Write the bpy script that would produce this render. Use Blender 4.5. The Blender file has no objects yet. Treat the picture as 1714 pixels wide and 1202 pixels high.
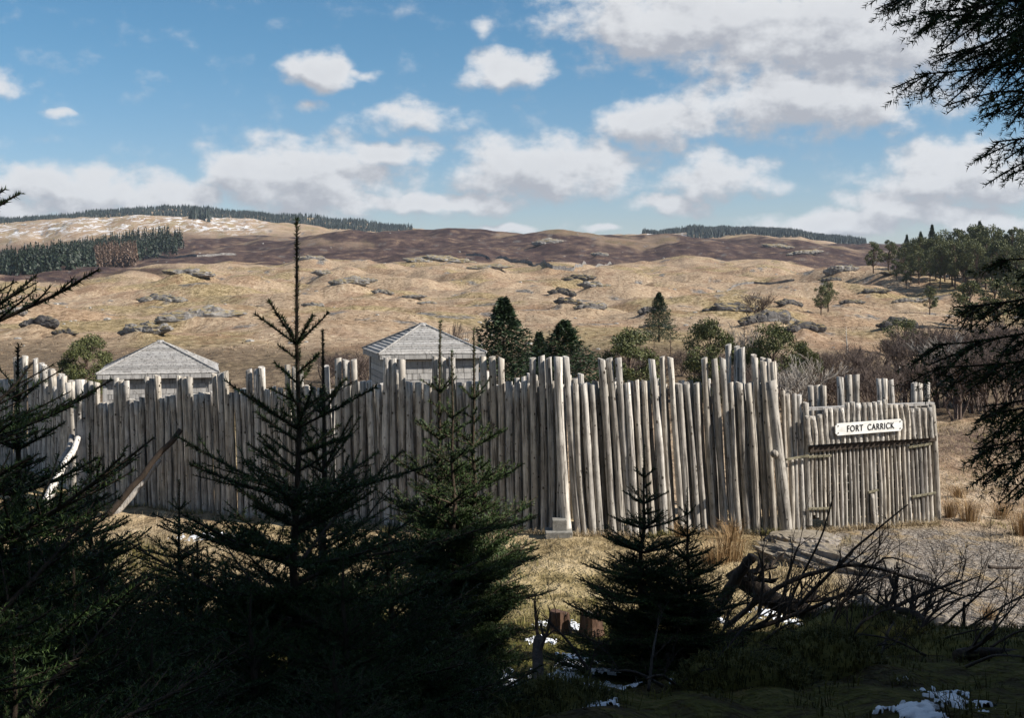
import bpy, math, random
import numpy as np
from mathutils import Vector, Matrix
R = math.radians
scene = bpy.context.scene
COL = scene.collection

# ---------------------------------------------------------------- camera
F = 2070.0; UC = 857.0; VH = 470.0; W0 = 1714.0; H0 = 1202.0
cam_data = bpy.data.cameras.new('camera')
cam = bpy.data.objects.new('camera', cam_data); COL.objects.link(cam)
cam_data.sensor_width = 36.0
cam_data.lens = 36.0 * F / W0
cam_data.shift_y = -(H0 / 2 - VH) / W0
cam_data.clip_start = 0.05; cam_data.clip_end = 30000
cam.location = (0, 0, 0); cam.rotation_euler = (R(90), 0, 0)
scene.camera = cam

# ---------------------------------------------------------------- sun, exposure
SUN_AZ = 15.5; SUN_EL = 38.0          # to the right of the view, a little behind the camera
sdir = Vector((math.cos(R(SUN_EL)) * math.cos(R(SUN_AZ)), -math.cos(R(SUN_EL)) * math.sin(R(SUN_AZ)), math.sin(R(SUN_EL))))
sun_data = bpy.data.lights.new('sun', 'SUN'); sun_data.energy = 5.0; sun_data.angle = R(0.53)
sun_data.color = (1.0, 0.935, 0.85)
sun = bpy.data.objects.new('sun', sun_data); COL.objects.link(sun)
sun.rotation_euler = sdir.to_track_quat('Z', 'Y').to_euler()
scene.view_settings.view_transform = 'Standard'; scene.view_settings.look = 'None'
scene.view_settings.gamma = 1.0; scene.view_settings.use_curve_mapping = False
scene.view_settings.exposure = 0.65
scene.cycles.max_bounces = 4; scene.cycles.diffuse_bounces = 1

# ---------------------------------------------------------------- world: sky with fair weather clouds
world = bpy.data.worlds.new('World'); scene.world = world; world.use_nodes = True
world.cycles.sampling_method = 'NONE'
def nd(nt, typ, **kw):
    n = nt.nodes.new(typ)
    for k, v in kw.items(): setattr(n, k, v)
    return n
def lk(nt, a, b): nt.links.new(a, b)
def mth(nt, op, a, b=None, c=None, clamp=False):
    n = nd(nt, 'ShaderNodeMath', operation=op); n.use_clamp = clamp
    for i, v in enumerate((a, b, c)):
        if v is None: continue
        if isinstance(v, (int, float)): n.inputs[i].default_value = v
        else: lk(nt, v, n.inputs[i])
    return n.outputs[0]
def vmt(nt, op, a, b=None, c=None):
    n = nd(nt, 'ShaderNodeVectorMath', operation=op)
    for i, v in enumerate((a, b, c)):
        if v is None: continue
        if isinstance(v, tuple): n.inputs[i].default_value = v
        else: lk(nt, v, n.inputs[i])
    return n.outputs['Value'] if op == 'LENGTH' else n.outputs[0]
def smooth(nt, v, lo, hi):
    n = nd(nt, 'ShaderNodeMapRange', interpolation_type='SMOOTHSTEP')
    lk(nt, v, n.inputs[0]); n.inputs[1].default_value = lo; n.inputs[2].default_value = hi
    return n.outputs[0]
def rgbmix(nt, fac, a, b):
    n = nd(nt, 'ShaderNodeMix', data_type='RGBA')
    for sock, v in ((n.inputs[0], fac), (n.inputs[6], a), (n.inputs[7], b)):
        if isinstance(v, (int, float)): sock.default_value = v
        elif isinstance(v, tuple): sock.default_value = v if len(v) == 4 else v + (1,)
        else: lk(nt, v, sock)
    return n.outputs[2]

CLOUDS = [  # column, row, half width, height above, weight
 (1150, 60, 290, 120, 1.05), (1420, 90, 360, 160, 1.1), (1360, 190, 280, 100, 1.1), (1100, 222, 140, 70, .92),
 (905, 305, 200, 98, 1.12), (750, 352, 150, 42, .85), (640, 268, 110, 44, .72), (505, 322, 215, 112, 1.05), (560, 345, 170, 36, .72),
 (395, 300, 95, 66, .85), (130, 330, 250, 70, .74), (280, 345, 150, 55, .76), (60, 355, 200, 40, .7), (540, 132, 85, 58, .78), (604, 122, 48, 22, .5),
 (690, 210, 160, 58, .50), (518, 182, 46, 20, .34), (840, 128, 100, 52, .82), (818, 55, 40, 40, .34),
 (1205, 312, 130, 66, .85), (1130, 348, 85, 34, .85), (1180, 270, 90, 40, .5), (1610, 315, 190, 95, .95), (1500, 352, 130, 55, .8),
 (1395, 385, 170, 44, 1.1), (1640, 372, 130, 36, .8), (10, 155, 75, 58, .44), (85, 203, 48, 18, .32), (850, 388, 90, 16, .7), (1010, 392, 60, 14, .6)]
cg = bpy.data.node_groups.new('cloud_density', 'ShaderNodeTree')
cg.interface.new_socket('P', in_out='INPUT', socket_type='NodeSocketVector')
cg.interface.new_socket('Density', in_out='OUTPUT', socket_type='NodeSocketFloat')
cg.interface.new_socket('Sunward', in_out='OUTPUT', socket_type='NodeSocketFloat')
gi = nd(cg, 'NodeGroupInput'); go = nd(cg, 'NodeGroupOutput')
P = gi.outputs[0]
wn = nd(cg, 'ShaderNodeTexNoise', noise_dimensions='2D'); wn.inputs['Scale'].default_value = 26; wn.inputs['Detail'].default_value = 2
lk(cg, P, wn.inputs['Vector'])
wv = vmt(cg, 'MULTIPLY_ADD', vmt(cg, 'SUBTRACT', wn.outputs['Color'], (.5, .5, .5)), (.035, .02, 0), P)
def field(W):
    acc = None
    for (u, v, rx, ry, wt) in CLOUDS:
        az = math.atan((u - UC) / F); el = math.atan((VH - (v - ry * .22)) / F * math.cos(az))
        sx = 1 / (rx / F); sy = 1 / (ry * .75 / F); c0 = max(0.0, 1.05 - wt)
        ln = vmt(cg, 'LENGTH', vmt(cg, 'MULTIPLY_ADD', W, (sx, sy, 0), (-az * sx, -el * sy, c0)))
        acc = ln if acc is None else mth(cg, 'MINIMUM', acc, ln)
    return mth(cg, 'SUBTRACT', 1.05, acc)
acc = field(wv); acc2 = field(vmt(cg, 'ADD', wv, (.008, .016, 0)))
# the same kind of cloud goes on outside the view
sp = nd(cg, 'ShaderNodeSeparateXYZ'); lk(cg, P, sp.inputs[0])
far = mth(cg, 'MAXIMUM', smooth(cg, mth(cg, 'ABSOLUTE', sp.outputs[0]), .44, .6), smooth(cg, sp.outputs[1], .27, .4))
gn = nd(cg, 'ShaderNodeTexNoise', noise_dimensions='2D'); gn.inputs['Scale'].default_value = 3.2; gn.inputs['Detail'].default_value = 1
lk(cg, vmt(cg, 'MULTIPLY', P, (1, 2.2, 1)), gn.inputs['Vector'])
gen = mth(cg, 'MULTIPLY', mth(cg, 'MULTIPLY', mth(cg, 'SUBTRACT', gn.outputs[0], .55), 4.0, clamp=True), far)
acc = mth(cg, 'MAXIMUM', acc, gen); acc2 = mth(cg, 'MAXIMUM', acc2, mth(cg, 'MULTIPLY', gen, .9))
fn = nd(cg, 'ShaderNodeTexNoise', noise_dimensions='2D'); fn.inputs['Scale'].default_value = 30; fn.inputs['Detail'].default_value = 6
fn.inputs['Roughness'].default_value = .58
lk(cg, vmt(cg, 'MULTIPLY', P, (1, 1.5, 1)), fn.inputs['Vector'])
f2 = nd(cg, 'ShaderNodeTexNoise', noise_dimensions='2D'); f2.inputs['Scale'].default_value = 30; f2.inputs['Detail'].default_value = 4; f2.inputs['Roughness'].default_value = .58
lk(cg, vmt(cg, 'MULTIPLY_ADD', P, (1, 1.5, 1), (.006, .012, 0)), f2.inputs['Vector'])
na = smooth(cg, acc, -.45, .25)
d = mth(cg, 'SUBTRACT', mth(cg, 'MULTIPLY_ADD', mth(cg, 'MULTIPLY', mth(cg, 'SUBTRACT', fn.outputs[0], .5), na), 1.12, acc), .02)
d2 = mth(cg, 'SUBTRACT', mth(cg, 'MULTIPLY_ADD', mth(cg, 'MULTIPLY', mth(cg, 'SUBTRACT', f2.outputs[0], .5), na), 1.12, acc2), .02)
lk(cg, d, go.inputs[0]); lk(cg, d2, go.inputs[1])

wt_ = world.node_tree; wt_.nodes.clear()
out = nd(wt_, 'ShaderNodeOutputWorld'); bg = nd(wt_, 'ShaderNodeBackground')
sky = nd(wt_, 'ShaderNodeTexSky', sky_type='NISHITA'); sky.sun_disc = False
sky.sun_elevation = R(SUN_EL); sky.sun_rotation = R(90 + SUN_AZ)
sky.altitude = 200; sky.air_density = 1.0; sky.dust_density = .25; sky.ozone_density = 1.0
tc = nd(wt_, 'ShaderNodeTexCoord')
s3 = nd(wt_, 'ShaderNodeSeparateXYZ'); lk(wt_, tc.outputs['Generated'], s3.inputs[0])
cmb = nd(wt_, 'ShaderNodeCombineXYZ')
lk(wt_, mth(wt_, 'ARCTAN2', s3.outputs[0], s3.outputs[1]), cmb.inputs[0])
lk(wt_, mth(wt_, 'ARCSINE', s3.outputs[2]), cmb.inputs[1])
g1 = nd(wt_, 'ShaderNodeGroup', node_tree=cg); lk(wt_, cmb.outputs[0], g1.inputs[0])
dens = g1.outputs[0]
alpha = smooth(wt_, dens, .0, .55)
lit = smooth(wt_, mth(wt_, 'SUBTRACT', dens, g1.outputs[1]), -.42, .32)
thick = smooth(wt_, dens, .25, 1.1)
lit = mth(wt_, 'MULTIPLY_ADD', thick, -.22, lit, clamp=True)
CL = 11.6
ccol = rgbmix(wt_, lit, (.50 * CL, .515 * CL, .565 * CL), (.88 * CL, .89 * CL, .91 * CL))
hsv = nd(wt_, 'ShaderNodeHueSaturation'); hsv.inputs['Saturation'].default_value = 1.12; hsv.inputs['Value'].default_value = 1.18
tint = rgbmix(wt_, smooth(wt_, s3.outputs[2], 0.0, .22), (.90, .95, 1.18), (.74, .98, 1.10))
lk(wt_, vmt(wt_, 'MULTIPLY', sky.outputs[0], tint), hsv.inputs['Color'])
skc = rgbmix(wt_, mth(wt_, 'MULTIPLY', alpha, .95), hsv.outputs[0], ccol)
lk(wt_, skc, bg.inputs[0]); bg.inputs[1].default_value = 0.05
lk(wt_, bg.outputs[0], out.inputs[0])

# ---------------------------------------------------------------- helpers
def tag(o, label=None, cat=None, group=None, kind=None):
    if label: o['label'] = label
    if cat: o['category'] = cat
    if group: o['group'] = group
    if kind: o['kind'] = kind
    return o
def mesh_np(name, V, T, mats=None, midx=None, smooth_=False, attrs=None):
    """V (n,3); T (m,3) or (m,4) index array"""
    V = np.asarray(V, dtype=np.float32); T = np.asarray(T, dtype=np.int32)
    me = bpy.data.meshes.new(name); k = T.shape[1]
    me.vertices.add(len(V)); me.vertices.foreach_set('co', V.ravel())
    me.loops.add(T.size); me.loops.foreach_set('vertex_index', T.ravel())
    me.polygons.add(len(T)); me.polygons.foreach_set('loop_start', np.arange(0, T.size, k, dtype=np.int32))
    for m in (mats or []): me.materials.append(m)
    if midx is not None: me.polygons.foreach_set('material_index', np.asarray(midx, dtype=np.int32))
    me.polygons.foreach_set('use_smooth', np.full(len(T), smooth_, dtype=bool))
    for an, av in (attrs or {}).items():
        a = me.attributes.new(an, 'FLOAT', 'POINT'); a.data.foreach_set('value', np.asarray(av, dtype=np.float32))
    me.update(calc_edges=True); me.validate()
    return me
def ob(name, me, parent=None, loc=None):
    o = bpy.data.objects.new(name, me); COL.objects.link(o)
    if parent: o.parent = parent
    if loc is not None: o.location = loc
    return o
def empty(name, loc=(0, 0, 0), rz=0, sc=1):
    o = bpy.data.objects.new(name, None); COL.objects.link(o)
    o.location = loc; o.rotation_euler = (0, 0, rz); o.scale = (sc, sc, sc) if isinstance(sc, (int, float)) else sc
    o.empty_display_size = .2
    return o
class MB:
    """collects triangles and quads for one mesh"""
    def __init__(s): s.v = []; s.f = []; s.m = []
    def add(s, vs, fs, mi=0):
        b = len(s.v); s.v.extend(tuple(p) for p in vs)
        for f in fs: s.f.append(tuple(i + b for i in f)); s.m.append(mi)
    def box(s, c, sz, M=None, mi=0):
        x, y, z = (q / 2 for q in sz); c = Vector(c)
        vs = [Vector((sx * x, sy * y, sz_ * z)) for sz_ in (-1, 1) for sy in (-1, 1) for sx in (-1, 1)]
        vs = [(M @ p if M else p) + c for p in vs]
        s.add(vs, [(0, 2, 3, 1), (4, 5, 7, 6), (0, 1, 5, 4), (2, 6, 7, 3), (0, 4, 6, 2), (1, 3, 7, 5)], mi)
    def tube(s, pts, rad, n=6, cap=True, mi=0, twist=0.0):
        pts = [Vector(p) for p in pts]; rings = []
        up = Vector((0, 0, 1))
        vs = []; fs = []
        for i, p in enumerate(pts):
            t = (pts[min(i + 1, len(pts) - 1)] - pts[max(i - 1, 0)]).normalized()
            if i == 0:
                a = t.cross(Vector((0.3, .1, 1)) if abs(t.z) < .9 else Vector((1, 0, 0))).normalized()
            else:
                a = (a - t * a.dot(t)).normalized()
            b = t.cross(a); r = rad[i] if hasattr(rad, '__len__') else rad
            for k in range(n):
                th = 2 * math.pi * k / n
                vs.append(p + (a * math.cos(th) + b * math.sin(th)) * r)
        for i in range(len(pts) - 1):
            for k in range(n):
                k2 = (k + 1) % n
                fs.append((i * n + k, i * n + k2, (i + 1) * n + k2, (i + 1) * n + k))
        if cap:
            fs.append(tuple(range(n - 1, -1, -1))); fs.append(tuple((len(pts) - 1) * n + k for k in range(n)))
        s.add(vs, fs, mi)
    def mesh(s, name, mats, smooth_=False):
        me = bpy.data.meshes.new(name); me.from_pydata(s.v, [], s.f)
        for m in (mats if isinstance(mats, (list, tuple)) else [mats]): me.materials.append(m)
        me.polygons.foreach_set('material_index', np.array(s.m, dtype=np.int32))
        me.polygons.foreach_set('use_smooth', np.full(len(s.f), smooth_, dtype=bool))
        me.update(); return me
    def build(s, name, mats, parent=None, smooth_=False): return ob(name, s.mesh(name, mats, smooth_), parent)
def at(u, v, Y): return Vector(((u - UC) / F * Y, Y, (VH - v) / F * Y))
def kids(o): return [c for c in bpy.data.objects if c.parent == o]
def copy_thing(proto, loc, rz=0, sc=1, label=None, group=None):
    r = proto.copy(); COL.objects.link(r); r.location = loc; r.rotation_euler = (0, 0, rz)
    r.scale = (sc, sc, sc) if isinstance(sc, (int, float)) else sc
    if label: r['label'] = label
    if group: r['group'] = group
    for c in proto.children:
        d = c.copy(); COL.objects.link(d); d.parent = r
    return r

# numpy noise
def _hash(i, j, s):
    h = (i * 374761393 + j * 668265263 + s * 974711) & 0xffffffff
    h = ((h ^ (h >> 13)) * 1274126177) & 0xffffffff
    return ((h ^ (h >> 16)) & 0xffff) / 65535.0
def perlin(x, y, s=0):
    x = np.asarray(x, dtype=np.float64); y = np.asarray(y, dtype=np.float64)
    xi = np.floor(x).astype(np.int64); yi = np.floor(y).astype(np.int64); xf = x - xi; yf = y - yi
    def g(i, j, dx, dy):
        a = _hash(i, j, s) * 2 * np.pi
        return np.cos(a) * dx + np.sin(a) * dy
    uu = xf * xf * xf * (xf * (xf * 6 - 15) + 10); vv = yf * yf * yf * (yf * (yf * 6 - 15) + 10)
    a = g(xi, yi, xf, yf); b = g(xi + 1, yi, xf - 1, yf); c = g(xi, yi + 1, xf, yf - 1); d_ = g(xi + 1, yi + 1, xf - 1, yf - 1)
    return (a + uu * (b - a) + vv * (c - a + uu * (a - b - c + d_))) * 1.5
def fbm(x, y, s=0, o=4, gain=.5):
    t = 0; a = 1
    for k in range(o):
        t = t + a * perlin(x * 2 ** k, y * 2 ** k, s + k); a *= gain
    return t
def noise3(P, s=0):
    return (perlin(P[:, 0] + 3.1 * P[:, 2], P[:, 1] - 1.7 * P[:, 2], s) + perlin(P[:, 1] + 11.3 + 2.3 * P[:, 2], P[:, 2] * 1.3 + P[:, 0] * .7, s + 9)) * .5

# ---------------------------------------------------------------- materials
def mat(name): 
    m = bpy.data.materials.new(name); m.use_nodes = True
    nt = m.node_tree; b = nt.nodes['Principled BSDF']; b.inputs['Roughness'].default_value = .85
    if 'Specular IOR Level' in b.inputs: b.inputs['Specular IOR Level'].default_value = .25
    return m, nt, b
def noise(nt, scale, detail=4, vec=None, rough=.55, dist=0):
    n = nd(nt, 'ShaderNodeTexNoise'); n.inputs['Scale'].default_value = scale; n.inputs['Detail'].default_value = detail
    n.inputs['Roughness'].default_value = rough; n.inputs['Distortion'].default_value = dist
    if vec is not None: lk(nt, vec, n.inputs['Vector'])
    return n.outputs[0]
def ramp(nt, fac, stops):
    n = nd(nt, 'ShaderNodeValToRGB'); lk(nt, fac, n.inputs[0]); e = n.color_ramp.elements
    while len(e) < len(stops): e.new(.5)
    for k, (p, c) in enumerate(stops): e[k].position = p; e[k].color = tuple(c) + (1,)
    return n.outputs[0]
def bump(nt, h, dist, strength=1.0, prev=None):
    n = nd(nt, 'ShaderNodeBump'); n.inputs['Strength'].default_value = strength; n.inputs['Distance'].default_value = dist
    lk(nt, h, n.inputs['Height'])
    if prev is not None: lk(nt, prev, n.inputs['Normal'])
    return n.outputs[0]
def objco(nt, which='Object'): return nd(nt, 'ShaderNodeTexCoord').outputs[which]
def orand(nt): return nd(nt, 'ShaderNodeObjectInfo').outputs['Random']
def geo(nt, which): return nd(nt, 'ShaderNodeNewGeometry').outputs[which]

def wood_mat(name, stops, streak=11.0, crack=1.0, var=.45):
    m, nt, b = mat(name); oc = objco(nt); rnd = orand(nt)
    off = nd(nt, 'ShaderNodeCombineXYZ'); lk(nt, mth(nt, 'MULTIPLY', rnd, 37.0), off.inputs[0]); lk(nt, mth(nt, 'MULTIPLY', rnd, 91.0), off.inputs[2])
    p = vmt(nt, 'ADD', oc, off.outputs[0])
    st = noise(nt, streak, 5, vmt(nt, 'MULTIPLY', p, (1, 1, .07)), .65)
    bl = noise(nt, 3.2, 5, p, .6)
    t = mth(nt, 'ADD', mth(nt, 'MULTIPLY', st, .62), mth(nt, 'MULTIPLY', bl, .38))
    c = ramp(nt, t, stops)
    ck = smooth(nt, noise(nt, streak * 2.2, 3, vmt(nt, 'MULTIPLY', p, (1, 1, .035)), .5), .37, .45)
    c = rgbmix(nt, ck, rgbmix(nt, .75 * crack, c, (.03, .026, .022)), c)
    sp = smooth(nt, noise(nt, 12, 4, vmt(nt, 'MULTIPLY', p, (1, 1, .6)), .65), .60, .66)
    c = rgbmix(nt, mth(nt, 'MULTIPLY', sp, .6), c, (.07, .055, .045))
    h = nd(nt, 'ShaderNodeHueSaturation'); lk(nt, c, h.inputs['Color'])
    lk(nt, mth(nt, 'MULTIPLY_ADD', rnd, var, 1 - var / 2), h.inputs['Value'])
    lk(nt, mth(nt, 'MULTIPLY_ADD', mth(nt, 'FRACT', mth(nt, 'MULTIPLY', rnd, 7.3)), .5, .75), h.inputs['Saturation'])
    lk(nt, h.outputs[0], b.inputs['Base Color'])
    hh = mth(nt, 'ADD', mth(nt, 'MULTIPLY', st, .6), mth(nt, 'MULTIPLY', ck, .5))
    lk(nt, bump(nt, hh, .012, .8), b.inputs['Normal'])
    return m
M_post = wood_mat('weathered_post_wood', [(.27, (.09, .08, .07)), (.45, (.30, .272, .235)), (.64, (.60, .555, .485))])
m, nt, b = mat('dark_knot_wood'); M_knot = m
lk(nt, ramp(nt, noise(nt, 30, 3, objco(nt)), [(.3, (.03, .025, .02)), (.7, (.12, .10, .08))]), b.inputs['Base Color'])
M_plank = wood_mat('weathered_plank_wood', [(.25, (.14, .132, .126)), (.5, (.32, .308, .292)), (.75, (.46, .445, .42))], streak=7, crack=.6)
M_deadwood = wood_mat('dead_branch_bark', [(.25, (.02, .016, .012)), (.5, (.055, .042, .033)), (.75, (.11, .09, .07))], streak=26)
M_greylog = wood_mat('grey_bare_log', [(.25, (.14, .125, .11)), (.5, (.30, .27, .235)), (.75, (.42, .39, .35))], streak=20)

m, nt, b = mat('birch_bark'); M_birch = m
oc = objco(nt); k = smooth(nt, noise(nt, 14, 4, vmt(nt, 'MULTIPLY', oc, (1, 1, .6)), .6), .56, .62)
lk(nt, rgbmix(nt, k, (.62, .58, .52), (.06, .05, .045)), b.inputs['Base Color'])
m, nt, b = mat('rail_wood'); M_rail = m
lk(nt, ramp(nt, noise(nt, 9, 5, objco(nt)), [(.3, (.09, .082, .05)), (.55, (.19, .17, .115)), (.8, (.28, .255, .185))]), b.inputs['Base Color'])
m, nt, b = mat('sign_paint'); M_sign = m
c = noise(nt, 5, 5, vmt(nt, 'MULTIPLY', objco(nt), (.4, 1, 3)), .6)
lk(nt, ramp(nt, c, [(.3, (.55, .53, .48)), (.5, (.76, .75, .71)), (.8, (.82, .81, .78))]), b.inputs['Base Color'])
m, nt, b = mat('black_paint'); M_black = m; b.inputs['Base Color'].default_value = (.02, .02, .02, 1); b.inputs['Roughness'].default_value = .6
m, nt, b = mat('rusty_iron'); M_iron = m; b.inputs['Base Color'].default_value = (.05, .04, .035, 1); b.inputs['Metallic'].default_value = .5
m, nt, b = mat('concrete_block'); M_conc = m
lk(nt, ramp(nt, noise(nt, 12, 6, objco(nt), .7), [(.3, (.12, .115, .10)), (.55, (.24, .23, .205)), (.8, (.33, .31, .28))]), b.inputs['Base Color'])
lk(nt, bump(nt, noise(nt, 60, 4, objco(nt)), .01, .6), b.inputs['Normal'])

def needle_mat(name, stops, sat=1):
    m, nt, b = mat(name); b.inputs['Roughness'].default_value = .55
    r = geo(nt, 'Random Per Island'); n = noise(nt, 2.3, 3, objco(nt))
    lk(nt, ramp(nt, mth(nt, 'ADD', mth(nt, 'MULTIPLY', r, .6), mth(nt, 'MULTIPLY', n, .4)), stops), b.inputs['Base Color'])
    return m
M_needle = needle_mat('spruce_needles', [(.2, (.016, .032, .010)), (.55, (.038, .070, .020)), (.85, (.085, .125, .034))])
M_needle_far = needle_mat('distant_spruce_needles', [(.2, (.012, .024, .010)), (.55, (.024, .044, .018)), (.85, (.05, .075, .03))])
M_pine = needle_mat('pine_needles', [(.2, (.034, .044, .016)), (.5, (.085, .096, .034)), (.85, (.155, .16, .058))])
M_larch = needle_mat('bare_larch_twigs', [(.2, (.055, .036, .024)), (.5, (.105, .072, .048)), (.85, (.17, .12, .08))])
def plain_bark(name, stops, sc=14):
    m, nt, b = mat(name); oc = objco(nt)
    n = noise(nt, sc, 5, vmt(nt, 'MULTIPLY', oc, (1, 1, .35)), .65)
    lk(nt, ramp(nt, n, stops), b.inputs['Base Color']); lk(nt, bump(nt, n, .02, .8), b.inputs['Normal'])
    return m
M_bark = plain_bark('spruce_bark', [(.3, (.025, .018, .012)), (.55, (.065, .046, .032)), (.8, (.12, .09, .065))], 30)
M_pinebark = plain_bark('pine_bark', [(.3, (.05, .035, .028)), (.55, (.11, .075, .055)), (.8, (.17, .13, .10))], 6)
M_twig = plain_bark('bare_twigs', [(.3, (.06, .044, .036)), (.55, (.125, .093, .077)), (.8, (.20, .155, .13))], 3)
M_twigpale = plain_bark('pale_bare_twigs', [(.3, (.14, .125, .11)), (.55, (.25, .225, .195)), (.8, (.36, .33, .29))], 3)
M_birchtrunk = plain_bark('thin_birch_trunk', [(.3, (.22, .20, .18)), (.55, (.45, .42, .38)), (.8, (.6, .57, .53))], 5)

m, nt, b = mat('straw_grass'); M_grass = m; b.inputs['Roughness'].default_value = .7
r = geo(nt, 'Random Per Island'); pn = noise(nt, .35, 3, geo(nt, 'Position'))
gp3 = nd(nt, 'ShaderNodeSeparateXYZ'); lk(nt, geo(nt, 'Position'), gp3.inputs[0])
mossz = mth(nt, 'MULTIPLY', mth(nt, 'MULTIPLY', smooth(nt, gp3.outputs[0], -3.5, -1.5), mth(nt, 'SUBTRACT', 1.0, smooth(nt, gp3.outputs[0], 2.6, 4.5))), mth(nt, 'SUBTRACT', 1.0, smooth(nt, gp3.outputs[1], 23, 27)))
c1 = ramp(nt, r, [(.1, (.16, .115, .06)), (.45, (.35, .265, .155)), (.9, (.50, .40, .26))])
c2 = ramp(nt, r, [(.1, (.09, .085, .022)), (.5, (.20, .18, .055)), (.9, (.33, .27, .11))])
lk(nt, rgbmix(nt, mth(nt, 'MAXIMUM', smooth(nt, pn, .52, .64), mossz), c1, c2), b.inputs['Base Color'])
m, nt, b = mat('brown_rushes'); M_rush = m
r = geo(nt, 'Random Per Island')
lk(nt, ramp(nt, r, [(.1, (.11, .06, .025)), (.5, (.28, .17, .075)), (.9, (.45, .31, .16))]), b.inputs['Base Color'])
m, nt, b = mat('moss'); M_moss = m
r = geo(nt, 'Random Per Island'); n = noise(nt, 5, 4, geo(nt, 'Position'))
lk(nt, ramp(nt, mth(nt, 'ADD', mth(nt, 'MULTIPLY', r, .5), mth(nt, 'MULTIPLY', n, .5)), [(.2, (.03, .028, .009)), (.5, (.075, .074, .016)), (.8, (.15, .135, .032))]), b.inputs['Base Color'])
m, nt, b = mat('snow'); M_snow = m; b.inputs['Base Color'].default_value = (.82, .84, .87, 1); b.inputs['Roughness'].default_value = .6
lk(nt, bump(nt, noise(nt, 30, 4, geo(nt, 'Position')), .02, .5), b.inputs['Normal'])

def rock_mat(name, stops, sc=.8, mossy=.25):
    m, nt, b = mat(name); p = geo(nt, 'Position')
    n = noise(nt, sc, 8, vmt(nt, 'MULTIPLY', p, (1, 1, .45)), .7, .4)
    c = ramp(nt, n, stops)
    ns = nd(nt, 'ShaderNodeSeparateXYZ'); lk(nt, geo(nt, 'Normal'), ns.inputs[0])
    gm = mth(nt, 'MULTIPLY', smooth(nt, mth(nt, 'MULTIPLY_ADD', noise(nt, sc * .8, 4, p), 1.2, mth(nt, 'SUBTRACT', ns.outputs[2], .6)), .62, .9), mossy * 3, clamp=True)
    c = rgbmix(nt, gm, c, (.24, .185, .085))
    lk(nt, c, b.inputs['Base Color'])
    lk(nt, bump(nt, n, .5 / sc * .5, .8), b.inputs['Normal'])
    return m
M_rock = rock_mat('hill_rock', [(.3, (.06, .054, .05)), (.48, (.17, .158, .148)), (.62, (.29, .272, .25)), (.8, (.43, .41, .38))], .9, .3)
M_rockdark = rock_mat('dark_crag_rock', [(.3, (.025, .023, .024)), (.5, (.075, .07, .068)), (.7, (.17, .16, .152)), (.85, (.32, .30, .285))], .8, .3)
M_slab = rock_mat('pale_slab_rock', [(.3, (.10, .088, .078)), (.5, (.24, .212, .188)), (.8, (.38, .35, .315))], 2.5, .12)

# ---------------------------------------------------------------- the land: one sheet
TU = [-1500, -500, 0, 100, 200, 280, 430, 650, 860, 1080, 1190, 1300, 1440, 1500, 1600, 1714, 2600]
def row(*v): return list(v)
# rows of the land's elevation angle (as image rows of the reference view) for distances of 100 m and more
TV = [
 (100,  row(602,602,600,600,600,600,600,598,598,600,602,606,611,613,615,616,616)),
 (150,  row(552,552,552,552,552,552,548,548,548,550,552,556,564,566,570,573,573)),
 (220,  row(516,516,517,516,516,515,512,510,508,510,512,516,521,523,527,531,531)),
 (300,  row(494,494,495,493,492,491,488,486,484,487,487,486,484,483,485,489,490)),
 (380,  row(483,483,483,481,479,477,474,472,469,472,470,468,455,446,450,457,460)),
 (480,  row(475,475,474,471,466,463,460,456,453,458,455,452,456,458,462,466,468)),
 (600,  row(468,468,467,460,452,447,446,441,441,446,443,439,460,472,476,480,480)),
 (780,  row(462,462,463,455,441,435,430,425,429,438,436,432,452,470,480,484,484)),
 (900,  row(455,455,456,445,430,424,415,409,412,416,416,414,424,430,436,440,440)),
 (1100, row(438,440,440,428,416,408,398,388,387,394,398,403,411,413,414,414,414)),
 (1400, row(420,424,424,420,414,408,402,401,403,405,406,408,414,417,418,418,418)),
 (1800, row(384,386,381,372,361,362,371,398,406,408,408,410,414,418,418,418,418)),
 (2200, row(378,380,377,368,364,364,372,392,404,394,388,388,411,416,418,418,418)),
 (2600, row(374,376,374,369,356,351,361,380,402,398,396,395,412,416,418,418,418)),
 (3500, row(*([425] * 17))), (6000, row(*([452] * 17)))]
NU = [-1500, 0, 430, 860, 1300, 1714, 2600]
NZ = [ # near ground heights in metres below the eye
 (-40, row(*([1.5] * 7))), (0, row(*([-1.72] * 7))), (3, row(*([-1.8] * 7))), (5, row(-2.0,-2.0,-2.02,-2.05,-2.05,-2.0,-2.0)),
 (7, row(-2.45,-2.45,-2.5,-2.52,-2.45,-2.4,-2.4)), (10, row(-3.3,-3.3,-3.3,-3.35,-3.12,-3.05,-3.0)),
 (14, row(-4.3,-4.3,-4.3,-4.35,-4.55,-4.7,-4.5)), (18, row(-5.0,-5.0,-5.0,-5.05,-5.2,-5.35,-5.3)), (22, row(-5.5,-5.5,-5.5,-5.5,-5.55,-5.65,-5.65)),
 (27, row(*([-5.86] * 7))), (32, row(-6.3,-6.3,-6.25,-6.12,-6.1,-6.05,-6.0)), (45, row(-6.4,-6.4,-6.35,-6.3,-6.25,-6.1,-6.0)),
 (70, row(*([-6.5] * 7)))]
GU = np.arange(-1500, 2601, 20.0)
Yk = np.array([a for a, _ in NZ] + [a for a, _ in TV], dtype=float)
Zk = []
for a, z in NZ: Zk.append(np.interp(GU, NU, z))
for a, v in TV: Zk.append((VH - np.interp(GU, TU, v)) / F * a)
Zk = np.array(Zk)
ker = np.exp(-np.linspace(-2, 2, 7) ** 2); ker /= ker.sum()
Zk = np.array([np.convolve(np.pad(z, 3, mode='edge'), ker, mode='valid') for z in Zk])
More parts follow.
